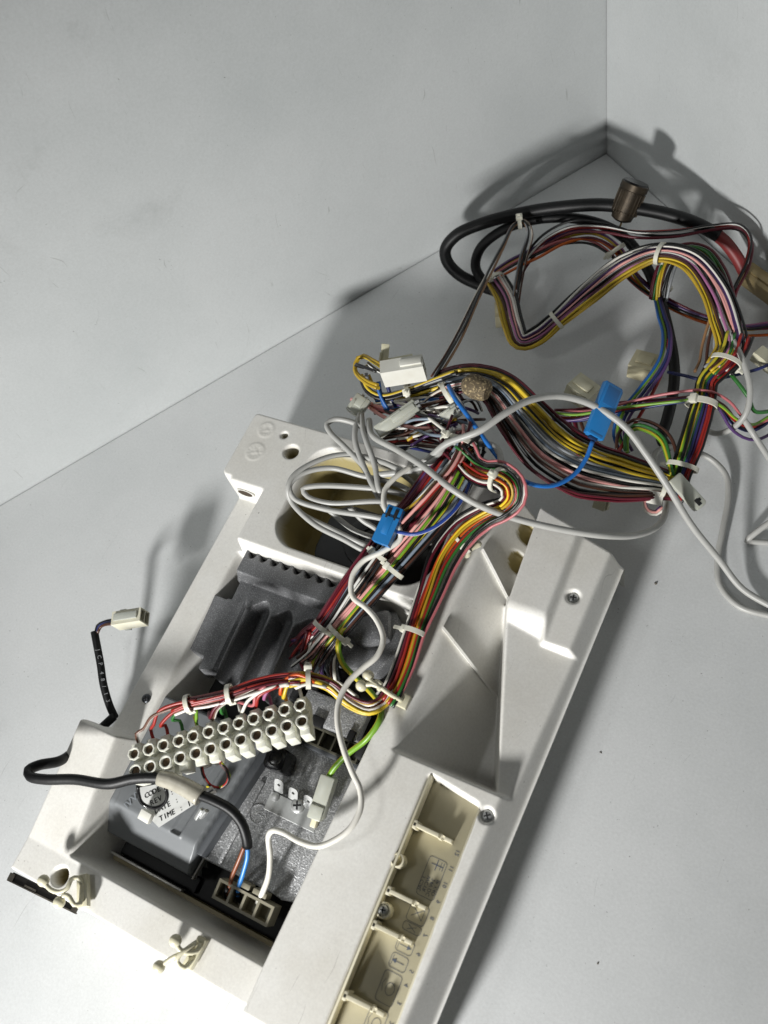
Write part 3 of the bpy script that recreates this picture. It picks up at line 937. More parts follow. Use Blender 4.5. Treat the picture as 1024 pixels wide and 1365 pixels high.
bm = bmesh.new(); box(bm, T(68, 40.5, 6.5), 70, 9.0, 4, .8)
obj('front_gap_shade', bm, MATS['base_black'], unit)  # black block added to paint the shade in the gap before the module
bm = bmesh.new(); box(bm, T(97, 32.4, 7.5), 142, 3.6, 9, .3)
obj('inner_ledge', bm, mat('aged_beige', '#9a8f70', .5, color2='#867b5c', nscale=50), housing)

# sticker, lying on the module under the terminal strip
ZS = 37.3
stk = [P(186, 1050, ZS), P(238, 1040, ZS), P(272, 1064, ZS), P(212, 1103, ZS), P(203, 1094, ZS), P(190, 1068, ZS)]
bm = bmesh.new(); prism(bm, [(p[0], p[1]) for p in stk], ZS, ZS + .25)
stick = obj('sticker', bm, mat('paper', '#dedfdc', .5, color2='#d2d3d0', nscale=40), unit, False)
bm = bmesh.new()
def text_line(bm, body, p0, p1, z, size):
    a, b = Vector(P(*p0, z)), Vector(P(*p1, z))
    M = frame((a + b) / 2, b - a, z=(0, 0, 1))
    me = text_mesh(body, size); xs = [v.co.x for v in me.vertices]; wdt = max(xs) - min(xs); bpy.data.meshes.remove(me)
    text(bm, body, size, M @ Matrix.Diagonal(((b - a).length / wdt, 1, 1, 1)))
def mono_line(bm, body, p0, p1, z, size):
    """typewriter line: equal spacing, each glyph struck twice for weight"""
    a, b = Vector(P(*p0, z)), Vector(P(*p1, z)); n = len(body)
    for i, ch in enumerate(body):
        if ch == ' ': continue
        o = a + (b - a) * (i + .5) / n; M = frame(o, b - a, z=(0, 0, 1))
        for k, dx in enumerate((-.14, .0, .14)): text(bm, ch, size, M @ T(dx, .05 * k, .012 * k) @ Matrix.Diagonal((.88, 1, 1, 1)))
zt = ZS + .32
for body_, (x_, y_) in (("CODE :", (193.0, 1062.0)), ("REV  : 1", (200.0, 1071.5)), ("DATE : 1", (206.5, 1082.0)), ("TIME : 10", (212.5, 1092.5))):
    mono_line(bm, body_, (x_, y_), (x_ + 5.3 * len(body_), y_ - 2.75 * len(body_)), zt, 4.5)
obj('printed_text', bm, mat('ink_black', '#131315', .6), stick, False)

# cream mains socket at the front of the opening
Ms = frame((Vector(P(293, 1183, 28)) + Vector(P(366, 1222, 28))) / 2, Vector(P(366, 1222, 28)) - Vector(P(293, 1183, 28)), z=(0, -.1, 1))
sk = socket('mains_socket', Ms, 37, 11, 11, 4, 1, mat('socket_cream', '#86816f', .5), unit, wall=1.5, depth=8)
bm = bmesh.new()
for k in range(2): box(bm, Ms @ T(-4 + 11 * k, 7.8, 1), 9, 3.2, 8, .5)
obj('latch', bm, MATS['socket_cream'], sk)

# black body seen through the window in the back plate
motor = thing('black_component', 'black moulded component seen through the rounded window in the back plate', 'component', (130, 262, 17))
bm = bmesh.new()
prism(bm, rrect(130, 266, 84, 48, 14), 17, 44, bev=2); lathe(bm, T(124, 270, 43), [(20, 0), (19, 2), (16, 3), (9, 3), (8.6, 2), (5, 2)], 40)
obj('body', bm, MATS['black_plastic'], motor)
bm = bmesh.new(); lathe(bm, T(124, 270, 44.6), [(5, 0), (4.6, 1.2), (3, 1.5)], 24); lathe(bm, T(150, 278, 44), [(5, 0), (4.6, 2), (2.4, 2.4)], 24)
obj('hub', bm, mat('mid_grey_plastic', '#55585c', .4), motor)

# ------------------------------------------------------------------ terminal strip
TS0, TS1 = Vector(P(179, 1016, 74)), Vector(P(401, 950, 74))
strip = thing('terminal_strip', 'row of twelve white nylon screw terminals lying across the grey module', 'terminal strip', tuple((TS0 + TS1) / 2 - Vector((0, 0, 12))))
mat('screw_brown', '#5c4a34', .5, .6, color2='#3a2e20', nscale=500)
mat('terminal_nylon', '#dcdcd2', .34, color2='#cdcdc0', nscale=120, sss=.2)
U = (TS1 - TS0); LU = U.length; pitch = LU / 11.0
MS = frame(TS0, U, z=(.12, -.10, 1))
bmp = bmesh.new()
ROW = 4.9
for sv in (-1, 1):
    lathe(bmp, T(0, sv * ROW, 0), [(3.8, -8), (3.8, -.25), (3.6, 0), (2.95, 0), (2.75, -.3), (2.65, -6), (.01, -6)], 8 if sv > 0 else 16)
    box(bmp, T(0, sv * (ROW + 2.0), -9.6), 6.0, 9.2, 10.5, .7)
box(bmp, T(0, 0, -9.5), 6.4, 9, 6.5, .6)
for v in bmp.verts: v.co *= S
bmesh.ops.recalc_face_normals(bmp, faces=bmp.faces[:])
me_pole = bpy.data.meshes.new('pole'); bmp.to_mesh(me_pole); bmp.free()
me_pole.polygons.foreach_set("use_smooth", [True] * len(me_pole.polygons)); me_pole.set_sharp_from_angle(angle=math.radians(35))
me_pole.materials.append(MATS['terminal_nylon'])
bms = bmesh.new()
lathe(bms, T(0, 0, 0), [(2.45, -2), (2.45, 0), (2.1, .25), (.01, .3)], 16); box(bms, T(0, 0, .3), 4.2, .6, .3, 0)
for v in bms.verts: v.co *= S
me_scr = bpy.data.meshes.new('terminal_screw'); bms.to_mesh(me_scr); bms.free(); me_scr.materials.append(MATS['screw_brown'])
def place(o, M):
    M = M.copy(); M.translation *= S; o.matrix_basis = M
rngp = random.Random(4)
for i in range(12):
    Mp = MS @ T(i * pitch, 0, 0) @ RZ(rngp.uniform(-3, 3)) @ RX(rngp.uniform(-3, 3) - 2 - 13 * i / 11)
    po = link_mesh('pole', me_pole, strip); place(po, Mp)
    for sv in (-1, 1):
        so = bpy.data.objects.new('terminal_screw', me_scr); COL.objects.link(so); so.parent = po
        so.matrix_basis = Matrix.Translation(Vector((0, sv * ROW, -2.0)) * S) @ RZ(rngp.uniform(0, 180))
bm = bmesh.new()
box(bm, MS @ T(LU / 2, 0, -8.5), LU, 4.0, 3.6, .5)
obj('web', bm, MATS['terminal_nylon'], strip)

# ------------------------------------------------------------------ wiring harness
har = thing('wiring_harness', 'tangled harness of thin multicoloured wires running from the housing across the table behind it', 'wiring harness', (190, 330, 0))

def tpx(q, q2, rx, ry, head=40., tail=6., parent=None, w=2.8, **k):
    d = P(*q2) - P(*q)
    return tie(q, d, rx, ry, parent or har, head, w, tail=tail, **k)

# two trunks from the control unit up over the window
bundle([(400, 872, 42), (412, 858, 52), (431, 836, 62), (470, 778, 72), (512, 722, 80), (560, 665, 88), (598, 612, 95), (618, 585, 98)],
       ['mar', 'mar', 'pur', 'mar', 'red', 'mar', 'gry', 'slate', 'wht', 'blk', 'brn', 'kw', 'brn', 'wht', 'blk', 'brn', 'bw'], har, r=.98, wide=1.0, seed=3, order=True, rows=2,
       prof=[1.25, 1.1, .8, .95, .95, 1.0, 1.0, 1.2], fray0=3.0, fray1=3, jit=.45)
bundle([(418, 890, 40), (430, 870, 52), (452, 842, 63), (498, 788, 71), (545, 735, 79), (590, 680, 86), (620, 625, 92), (632, 590, 96)],
       ['brn', 'pink', 'pm', 'pink', 'rose', 'gy', 'gy', 'blk', 'slate', 'slate', 'blk', 'brn', 'blk'], har, r=1.02, seed=5, order=True, rows=2,
       prof=[1.3, 1.1, .8, .9, 1.0, 1.05, 1.0, 1.2], fray0=3.0, fray1=3, jit=.4)
bundle([(470, 800, 66), (510, 745, 76), (548, 700, 86), (585, 655, 92), (612, 605, 99), (622, 580, 100)], ['mar', 'red', 'mar', 'brn', 'wht', 'blk', 'brn', 'pink'], har, r=.95, seed=8, jit=.7,
       prof=[.8, 1, 1.25, 1.2, 1.1, 1.3], fray0=2, fray1=4)
bundle([(545, 690, 90), (575, 655, 96), (603, 622, 99), (625, 575, 100)], ['yel2', 'pink', 'pink', 'wl', 'red', 'brn'], har, r=1.0, seed=9, jit=.7, fray0=4, fray1=4)
tpx((431, 837, 62), (470, 778, 72), 6.5, 4.0, head=-35, tail=3); tpx((450, 844, 63), (498, 788, 71), 6.5, 4.0, head=200, tail=4)
tpx((526, 762, 76), (560, 718, 82), 5.5, 4.0, head=30, tail=3); tpx((505, 741, 79), (540, 695, 85), 5, 4, head=30, tail=2)

# ridge bundle of orange, red and yellow wires
ridge_l = [(512, 934, 66), (524, 917, 67), (538, 885, 67), (552, 842, 69), (572, 790, 70), (592, 742, 72), (618, 708, 76), (648, 688, 81), (672, 678, 87), (683, 664, 95), (680, 646, 102), (664, 634, 104), (645, 632, 100), (628, 622, 97), (618, 602, 97)]
bundle(ridge_l, ['blk', 'wht', 'blk', 'mar', 'red', 'og', 'yel', 'red', 'orange', 'yel2', 'mar', 'red', 'brn', 'grn', 'grn', 'blk', 'rw', 'rose'], har, r=.92, seed=12, order=True, rows=2, wide=.95,
       prof=[.9, .8, .8, .7, .9, 1.1, 1.15, 1.0, .9, .95, 1.0, 1.05, 1, 1, 1.2], jit=.5, fray1=3)
tpx((552, 842, 69), (560, 822, 69.5), 6.0, 4.0, head=-20, tail=7); tpx((664, 640, 103), (650, 633, 101), 6.5, 6.5, head=80, tail=2)
tpx((622, 733, 70), (635, 722, 72), 1.6, 1.6, head=30, tail=9)

# from the ridge clip to the terminal strip
strip_l = [(522, 918, 67), (512, 936, 66), (492, 946, 65), (465, 936, 66), (440, 915, 70), (412, 906, 76), (385, 908, 79)]
bundle(strip_l, ['yel', 'yel', 'rw', 'rw', 'red', 'mar', 'wb', 'yel2'], har, r=1.05, seed=15, order=True, rows=2, prof=[.8, .9, 1.0, 1.0, .9, .8, .9], jit=.4)
strip_l2 = [(400, 906, 78), (370, 908, 80), (335, 916, 82), (305, 926, 82), (275, 933, 81), (250, 938, 80), (230, 946, 79)]
bundle(strip_l2, ['rw', 'mar', 'wb', 'red', 'wht', 'mar', 'red'], har, r=1.0, seed=17, order=True, rows=2, prof=[.9, .9, .9, .75, .8, .75, .8], jit=.4)
tpx((411, 904, 76), (385, 905, 79), 5.5, 3.6, head=150, tail=2); tpx((306, 925, 82), (290, 929, 81.5), 5.0, 3.4, head=-60, tail=2); tpx((251, 938, 80), (235, 944, 79), 4.6, 3.2, head=-60, tail=2)
def drop(pts, c, r=1.0): 
    return wire('wire', pts, r, wmat(c), har, seed=len(pts) * 7 + int(pts[0][0]))
def tow(i, sv):   # pixel-free: mouth of terminal i, row sv
    p = MS @ Vector((i * pitch, sv * (ROW + 6.5), -9.5)); return p
def drop_to(l, i, c, r=1.0, sv=1):
    pth = pts3(l) + [np.array(MS @ Vector((i * pitch, sv * (ROW + 12), -8.0))), np.array(tow(i, sv)), np.array(MS @ Vector((i * pitch, sv * (ROW + 3), -9.5)))]
    return tube_mesh('wire', catmull(pth)[0], r, wmat(c), har, 9, seed=i * 3 + 1)
# the photograph shows the leads coming down behind the strip into the upper row
drop_to([(262, 936, 81), (228, 945, 80), (203, 955, 77), (191, 972, 70)], 0, 'wb')
drop_to([(262, 934, 82), (235, 938, 82), (212, 948, 79), (205, 966, 72)], 1, 'red')
drop_to([(300, 930, 82), (255, 940, 81), (230, 950, 78), (214, 968, 71)], 2, 'red')
drop_to([(255, 940, 79), (238, 948, 75), (230, 960, 70)], 3, 'grn')
drop_to([(262, 945, 77), (262, 953, 73), (262, 962, 69)], 4, 'gy')
drop_to([(330, 917, 83), (305, 930, 82), (286, 945, 78), (280, 957, 72)], 5, 'mar')
drop_to([(345, 914, 82), (312, 930, 81), (290, 945, 77), (284, 960, 70)], 5, 'wb')
drop_to([(300, 931, 80), (294, 943, 75), (297, 952, 70)], 6, 'grn')
drop_to([(385, 911, 80), (352, 920, 81), (330, 935, 77), (322, 950, 71)], 7, 'wht')
drop_to([(355, 914, 82), (341, 925, 79), (338, 940, 73)], 7, 'rose')
drop_to([(372, 914, 81), (345, 928, 79), (342, 940, 73)], 8, 'red')
drop_to([(385, 911, 80), (358, 920, 79), (352, 932, 73)], 9, 'lil')
drop_to([(420, 909, 77), (395, 899, 80), (378, 909, 79), (374, 925, 73)], 10, 'og', 1.1)
drop_to([(430, 911, 75), (400, 905, 79), (384, 913, 78), (378, 930, 72)], 10, 'yel', 1.1)
drop_to([(435, 916, 73), (408, 912, 77), (395, 917, 76)], 11, 'wht', 1.0)
# short looped link under the strip
wire('wire', [(268, 1018, 66), (272, 1035, 60), (282, 1048, 54), (294, 1050, 52), (304, 1042, 55), (304, 1030, 60), (294, 1016, 66)], 1.0, wmat('rb'), har)
wire('wire', [(295, 1016, 66), (306, 1034, 58), (300, 1047, 53), (288, 1050, 52), (276, 1048, 50)], .8, wmat('gy'), har)
# green and yellow earth lead with its covered terminal
wire('earth_wire', [(500, 795, 70), (472, 822, 66), (456, 843, 64), (451, 862, 60), (457, 884, 54), (471, 900, 50), (492, 920, 50), (507, 940, 56), (506, 960, 62), (490, 984, 58), (465, 1004, 48), (447, 1022, 42), (438, 1036, 38)], 1.75, wmat('gy'), har, 10)['label'] = 'green and yellow earth wire'
cov = bmesh.new()
Mcv = frame(Vector(P(431, 1062, 36)), Vector(P(440, 1036, 38)) - Vector(P(424, 1085, 34)), z=(0, 0, 1))
box(cov, Mcv, 24, 9.5, 7.5, 1.2); box(cov, Mcv @ T(-9, 0, 1.2), 8, 8.6, 7.5, .8)
cv = obj('terminal_cover', cov, mat('clear_nylon', '#c5c7bb', .3, trans=.25, sss=.2), har)
cov = bmesh.new(); box(cov, Mcv @ T(-13, 0, 0), 9, 3.4, 5.0, .5); obj('spade_end', cov, MATS['cream_plastic'], cv)

# wires disappearing into the socket block at the foot of the trunks
rngd = random.Random(3)
for i, c in enumerate(('mar', 'red', 'wht', 'pink', 'rose', 'blk', 'pink', 'pur', 'slate', 'brn', 'wht', 'blk')):
    x0 = 404 + i * 4.2; y0 = 862 + i * 1.8
    wire('wire', [(x0 + 6, y0 - 22, 58), (x0, y0, 50), (x0 - 1 + rngd.uniform(-4, 4), y0 + 18 + rngd.uniform(-3, 8), 38), (x0 + 4 + rngd.uniform(-3, 6), y0 + 34, 27)], 1.1, wmat(c), har)
wire('wire', [(445, 905, 34), (455, 912, 36), (470, 924, 36), (478, 930, 30)], 1.0, wmat('wht'), har)
wire('wire', [(430, 900, 32), (440, 918, 36), (452, 930, 36), (476, 935, 30)], 1.0, wmat('blk'), har)

# clump behind the back plate
bundle([(508, 513, 100), (492, 506, 98), (479, 493, 96), (482, 481, 98), (496, 486, 102), (510, 494, 104)], ['yel2', 'yel', 'kw', 'yel2'], har, r=1.15, seed=21, jit=.9, wide=1.4)
bundle([(486, 500, 92), (493, 520, 88), (510, 530, 86), (545, 524, 88), (580, 513, 92), (610, 503, 96)], ['yel', 'yel', 'ky', 'yel2', 'kw', 'gry'], har, r=1.2, seed=22, jit=.6, wide=1.2)
bundle([(507, 508, 95), (512, 530, 88), (520, 548, 82)], ['blu', 'blu', 'navy'], har, r=1.3, seed=23, jit=.6)
bundle([(500, 540, 80), (530, 536, 84), (565, 532, 86), (600, 528, 92)], ['navy', 'blu', 'wht', 'brn', 'blk', 'bt'], har, r=1.2, seed=24, jit=.9, wide=1.4)
bundle([(512, 575, 78), (540, 570, 80), (572, 556, 84), (602, 548, 90)], ['brn', 'brn', 'pink', 'bw', 'mar', 'blk'], har, r=1.15, seed=25, jit=1., wide=1.5)
bundle([(470, 531, 76), (485, 534, 80), (510, 545, 84), (545, 558, 86), (590, 566, 88), (608, 575, 92)], ['pink', 'pm', 'rose'], har, r=1.3, seed=26, jit=.8, wide=1.3)
bundle([(545, 590, 80), (565, 577, 82), (590, 568, 88), (612, 560, 94)], ['pur', 'mar', 'yel2', 'red'], har, r=1.1, seed=27, jit=1.2, wide=1.6)
bundle([(520, 590, 72), (548, 588, 74), (580, 590, 78), (606, 598, 86)], ['mar', 'blk', 'brn', 'mar', 'navy', 'red'], har, r=1.1, seed=28, jit=1.2, wide=1.6, fray0=4)
rngc = random.Random(11)
for i in range(26):
    x0, y0 = rngc.uniform(498, 560), rngc.uniform(528, 592); x1, y1 = rngc.uniform(585, 640), rngc.uniform(515, 610)
    xm, ym = (x0 + x1) / 2 + rngc.uniform(-16, 16), (y0 + y1) / 2 + rngc.uniform(-18, 14)
    z0 = rngc.uniform(70, 84); wire('wire', [(x0, y0, z0 - 4), ((x0 + xm) / 2, (y0 + ym) / 2 + rngc.uniform(-7, 7), z0 + 3), (xm, ym, z0 + rngc.uniform(2, 12)), (x1, y1, rngc.uniform(86, 97)), (x1 + 10, y1 + rngc.uniform(-2, 16), 84)], rngc.uniform(.9, 1.1),
         wmat(rngc.choice(['blk', 'brn', 'mar', 'wht', 'navy', 'pink', 'kw', 'bw', 'red', 'pur', 'brn', 'blk', 'slate'])), har)
tpx((545, 523, 89), (560, 519, 90), 6, 5, head=120, tail=3); tpx((600, 527, 93), (610, 520, 95), 9, 8, head=-70, tail=10); tpx((612, 590, 97), (618, 575, 98), 11, 8, head=60, tail=4)

# big flat arc to the right
arc = [(585, 513, 92), (612, 505, 96), (640, 505, 97), (668, 520, 95), (698, 556, 88), (733, 596, 76), (778, 622, 62), (826, 634, 50), (872, 642, 42), (900, 648, 38)]
bundle(arc, ['mar', 'mar', 'blk', 'blk', 'yel', 'yel', 'yel', 'yel', 'yel2', 'yel2', 'blk', 'blk', 'yel', 'yel', 'gry', 'gry', 'slate', 'slate', 'wht', 'wht', 'blk', 'blk', 'kw', 'kw', 'pink', 'pink', 'wht', 'wht', 'brn', 'brn', 'blk', 'blk', 'brn', 'brn', 'mar', 'mar'], har, r=1.0, seed=31,
       order=True, rows=2, prof=[.5, .5, .5, .65, .85, 1.05, 1.1, .9, .6, .45], jit=.5, n=9)
tpx((880, 650, 40), (860, 645, 44), 7, 7, head=200, tail=4)
bundle([(868, 660, 38), (860, 668, 34), (862, 680, 28), (874, 684, 24), (884, 676, 26)], ['pink', 'lil', 'wht', 'pur'], har, r=1.0, seed=33, jit=.5)

# right-hand trunk standing up from the tie
rt = [(896, 668, 34), (906, 632, 40), (920, 592, 46), (931, 556, 50), (938, 532, 52), (942, 508, 54), (958, 490, 56), (974, 470, 58), (982, 446, 60)]
bundle(rt, ['blk', 'blk', 'yel2', 'gy', 'gy', 'blk', 'yel', 'grn', 'yel2', 'navy', 'pur', 'red', 'mar', 'red', 'mar', 'blk'], har, r=1.08, seed=35, order=True, rows=2, prof=[.7, .75, .95, .95, .8, .75, .8, .9, 1], jit=.4)
tpx((935, 538, 51), (941, 512, 53), 9, 6, head=60, tail=0, w=4); tpx((910, 622, 42), (920, 592, 46), 9, 6, head=-30, tail=5); tpx((968, 482, 57), (976, 466, 58), 9, 6, head=-140, tail=4)

# arch of the upper harness
up1 = [(662, 372, 30), (676, 396, 30), (686, 432, 28), (696, 454, 26), (716, 447, 28), (742, 426, 34), (786, 389, 46), (832, 354, 58), (878, 337, 66), (920, 346, 68), (952, 384, 66), (968, 424, 62), (976, 462, 58), (960, 492, 56)]
bundle(up1, ['blk', 'blk', 'wht', 'wht', 'pur', 'pur', 'pink', 'pink', 'kw', 'kw', 'lil', 'lil', 'brn', 'brn', 'yel', 'yel', 'yel2', 'yel2'], har, r=1.0, seed=41, order=True, rows=2, prof=[.8, .8, .8, .75, .8, .7, .95, 1.0, .8, .9, 1.0, 1.0, .9, .8], jit=.45)
tpx((742, 427, 34), (764, 408, 40), 7, 5, head=-90, tail=1); tpx((880, 338, 66), (905, 341, 68), 8, 5, head=-90, tail=3)
up2 = [(876, 400, 34), (880, 376, 44), (892, 346, 54), (914, 334, 58), (936, 340, 60), (952, 366, 60), (964, 404, 60), (974, 440, 58), (972, 476, 57), (950, 498, 56)]
bundle(up2, ['mar', 'mar', 'grn', 'grn', 'yel', 'yel', 'yel', 'yel', 'brn', 'brn', 'blk', 'blk', 'gry', 'gry'], har, r=1.05, seed=43, order=True, rows=2, prof=[.7, .8, .9, .8, .9, 1, 1, 1, .9, .8], jit=.5)
up3 = [(660, 366, 26), (682, 352, 32), (710, 338, 40), (750, 318, 48), (790, 314, 50), (822, 334, 46), (844, 368, 36), (878, 398, 26), (914, 416, 20), (952, 428, 18), (990, 438, 16), (1030, 436, 16)]
bundle(up3, ['lil', 'pur', 'yel2', 'mar', 'rose', 'blk', 'orange'], har, r=1.1, seed=45, order=True, rows=2, prof=[.7, .8, .9, 1.2, 1.2, 1, 1, 1, .9, .8, .9, 1], jit=.7)
tpx((885, 392, 28), (900, 405, 24), 6, 5, head=-20, tail=4); tpx((948, 427, 20), (965, 432, 18), 5, 5, head=190, tail=5); tpx((822, 333, 47), (832, 348, 42), 6, 5, head=200, tail=3)
tpx((662, 372, 30), (672, 388, 30), 5.5, 5, head=140, tail=3)
bundle([(690, 386, 24), (694, 356, 34), (720, 322, 46), (758, 304, 54), (800, 306, 58), (850, 317, 58), (900, 316, 56), (950, 307, 56), (985, 306, 56), (1000, 322, 54), (997, 352, 48), (978, 392, 40), (976, 432, 34)],
       ['blk', 'mar', 'kw', 'red'], har, r=1.05, seed=47, wide=1.3, jit=.8, prof=[1, 1, 1, 1, 1, 1, 1, 1, 1.2, 1.4, 1.4, 1.2, 1])
# doubled thin loop standing out to the left
bundle([(578, 502, 96), (594, 474, 92), (637, 392, 76), (668, 330, 66), (686, 298, 62), (698, 294, 62), (705, 308, 58), (696, 345, 46), (689, 386, 32), (687, 410, 28), (692, 436, 26)], ['gry', 'blk', 'bw', 'tan'], har, r=.9, seed=49, jit=.5, wide=1.2)
tpx((693, 296, 62), (700, 295, 62), 4.5, 4, head=90, tail=2)

# wires passing left to right across the trunk, and the drooping set from above
bundle([(738, 550, 24), (768, 552, 26), (800, 548, 32), (850, 541, 42), (900, 534, 50), (938, 530, 54), (962, 540, 48), (985, 562, 36), (1005, 570, 28), (1034, 556, 26)], ['red', 'rose', 'navy', 'gy', 'mar', 'pur'], har, r=1.1, seed=51, wide=1.3, jit=.8, prof=[1, 1, 1, 1, .8, .7, .9, 1.3, 1.3, 1])
bundle([(762, 555, 22), (768, 575, 20), (774, 592, 18), (772, 606, 24)], ['mar', 'red', 'mar', 'brn'], har, r=1.2, seed=52, wide=1.3)
bundle([(876, 396, 34), (882, 420, 40), (889, 446, 44), (884, 480, 44), (858, 520, 40), (832, 556, 36), (826, 580, 30), (838, 604, 26)], ['pur', 'navy', 'gy', 'blu'], har, r=1.1, seed=53, order=True, rows=1, wide=.8, jit=.3)
wire('wire', [(892, 452, 44), (890, 476, 42), (872, 520, 38), (846, 566, 34), (820, 610, 40)], 1.2, wmat('red'), har)
bundle([(830, 602, 36), (832, 582, 40), (846, 568, 44), (866, 572, 46), (884, 586, 46), (892, 608, 44), (898, 634, 42)], ['gy', 'grn', 'brn'], har, r=1.3, seed=55, wide=1.1)
wire('wire', [(944, 478, 44), (955, 482, 46), (975, 500, 48), (998, 530, 42), (1006, 548, 34), (1030, 548, 28)], 1.3, wmat('grn'), har)
wire('wire', [(890, 496, 36), (910, 500, 38), (940, 506, 40), (980, 500, 40), (1010, 492, 40), (1034, 482, 40)], 1.1, wmat('navy'), har)
bundle([(962, 420, 58), (955, 448, 53), (952, 464, 50), (950, 484, 48), (944, 500, 50)], ['blk', 'gry', 'brn', 'kw', 'blk', 'tan'], har, r=1.1, seed=57, wide=1.5, jit=.9)

# ------------------------------------------------------------------ connectors on the harness
def conn(name, a, b, sx, sy, nx_, ny_, material, z=(0, 0, 1), parent=None, rot=0, label=None):
    """multi-way plug housing from a (wire side) to b (mouth)"""
    A, B = Vector(P(*a)), Vector(P(*b)); d = B - A
    z_ = d.normalized(); up_ = Vector(z)
    x = up_.cross(z_).normalized(); y = z_.cross(x)
    M = Matrix.Identity(4)
    for i in range(3): M[i][0], M[i][1], M[i][2], M[i][3] = x[i], y[i], z_[i], ((A + B) / 2)[i]
    M = M @ RZ(rot)
    o = socket(name, M, sx, sy, d.length, nx_, ny_, material, parent or har, wall=.9, depth=min(7, d.length * .5))
    if label: o['label'] = label
    return o, M, d.length
o, M, L_ = conn('plug_housing', (510, 499, 104), (566, 490, 104), 9.5, 15, 2, 3, MATS['white_plastic'], label='white six-way plug housing')
bm = bmesh.new(); box(bm, M @ T(5.4, 0, -2), 1.6, 5, L_ * .7, .4); box(bm, M @ T(0, 8.0, 6), 5, 1.6, L_ * .5, .4)
for k in (-1, 1): box(bm, M @ T(5.0, k * 4.6, 3), 1.0, 1.2, L_ * .75, .2)
obj('latch', bm, MATS['white_plastic'], o)
bm = bmesh.new()
for k in range(2):
    for q_ in range(2): box(bm, M @ T(4.6, -3.2 + 6.4 * q_, L_ * (.12 + .26 * k)), 1.0, 1.6, 1.8, 0)
obj('slot', bm, MATS['hole_shade'], o)  # black insets paint the shade of the plug's openings
bm = bmesh.new(); Ml = frame(Vector(P(513, 472, 100)), Vector(P(514, 459, 104)) - Vector(P(512, 484, 97)), z=(.5, -.2, 1)); box(bm, Ml, 13, 5, 3.5, .5); box(bm, Ml @ T(-2, 3, 2), 6, 1.2, 2, .3)
obj('terminal_cover', bm, mat('aged_nylon', '#c9c6b0', .38, color2='#bdb99f', nscale=70, sss=.15), har)
bm = bmesh.new(); Ml = frame(Vector(P(535, 482, 96)), Vector(P(556, 478, 96)) - Vector(P(515, 486, 96)), z=(0, 0, 1)); box(bm, Ml, 16, 5, 6, .6); obj('terminal_cover', bm, MATS['aged_nylon'], har)
# clear spade covers in the clump
for (a, b, w_) in (((503, 577, 88), (556, 540, 94), 8.5), ((470, 552, 84), (486, 530, 86), 11), ((590, 560, 92), (612, 545, 96), 8)):
    A, B = Vector(P(*a)), Vector(P(*b)); Ml = frame((A + B) / 2, B - A, z=(.25, -.1, 1)); bm = bmesh.new(); q = (B - A).length
    box(bm, Ml, q, w_, 5.4, 1.0); box(bm, Ml @ T(q * .18, 0, 2.5), q * .55, w_ * .45, 2.0, .5); box(bm, Ml @ T(-q * .1, w_ * .3, 2.6), q * .5, 1.2, 1.4, .3)
    cvo = obj('terminal_cover', bm, MATS['clear_nylon'], har)
    bm = bmesh.new(); box(bm, Ml @ T(q * .46, w_ * .12, .8), q * .26, 1.6, 3.6, .3, 1); box(bm, Ml @ T(q * .46, -w_ * .2, .8), q * .2, 1.6, 3.4, .3, 1)
    obj('spade_end', bm, MATS['steel'], cvo)
# cream plugs on the table
mat('plug_cream', '#d9d2b4', .42, color2='#ccc39f', nscale=60)
for (a, b, sx, sy, nx_, ny_, z_) in (((842, 484, 14), (872, 492, 14), 17, 12, 2, 2, (0, .2, 1)), ((790, 532, 13), (762, 512, 16), 16, 13, 2, 2, (.2, .2, 1)), ((684, 418, 12), (660, 420, 13), 15, 12, 2, 1, (0, 0, 1)), ((806, 655, 30), (800, 678, 22), 7, 8, 1, 1, (1, 0, .3))):
    o, M, L_ = conn('plug_housing', a, b, sx, sy, nx_, ny_, MATS['plug_cream'] if sx > 8 and sy < 13 else MATS['aged_nylon'], z_)
    bm = bmesh.new(); box(bm, M @ T(0, sy / 2 + .6, 1), sx * .5, 1.4, L_ * .7, .4); box(bm, M @ T(sx / 2 + .5, 0, -2), 1.2, sy * .4, L_ * .6, .3); obj('latch', bm, o.data.materials[0], o)
o, M, L_ = conn('plug_housing', (872, 672, 36), (876, 655, 40), 9, 8, 2, 1, MATS['white_plastic'], (0, 0, 1))
# clear spade sleeve with dark slot
A, B = Vector(P(898, 636, 46)), Vector(P(934, 676, 38)); Ml = frame((A + B) / 2, B - A, z=(.2, -.1, 1)); bm = bmesh.new(); q = (B - A).length
box(bm, Ml, q, 9.5, 4.6, 1.2); box(bm, Ml @ T(q * .46, 0, .2), q * .12, 7.5, 3.4, .8)
cvo = obj('terminal_cover', bm, MATS['clear_nylon'], har)
bm = bmesh.new(); box(bm, Ml @ T(q * .36, 0, 2.0), 4.6, 2.6, 1.2, .3); box(bm, Ml @ T(q * .33, .6, 2.02), 2, 4, 1.24, .3); obj('slot', bm, MATS['hole_shade'], cvo)
o, M, L_ = conn('plug_housing', (1034, 490, 36), (1008, 470, 38), 9, 8, 1, 1, MATS['aged_nylon'], (0, .2, 1)); 
# tan end at the right edge of the picture, red sleeve
bm = bmesh.new(); A, B = Vector(P(992, 362, 24)), Vector(P(1060, 412, 24)); Ml = frame((A + B) / 2, B - A, z=(0, 0, 1)); box(bm, Ml, (B - A).length, 13, 12, 1.5); box(bm, Ml @ T(2, 0, 6.4), (B - A).length * .8, 5, 2, .5)
obj('plug_housing', bm, mat('tan_plastic', '#a8966c', .45, color2='#94835c', nscale=40), har)
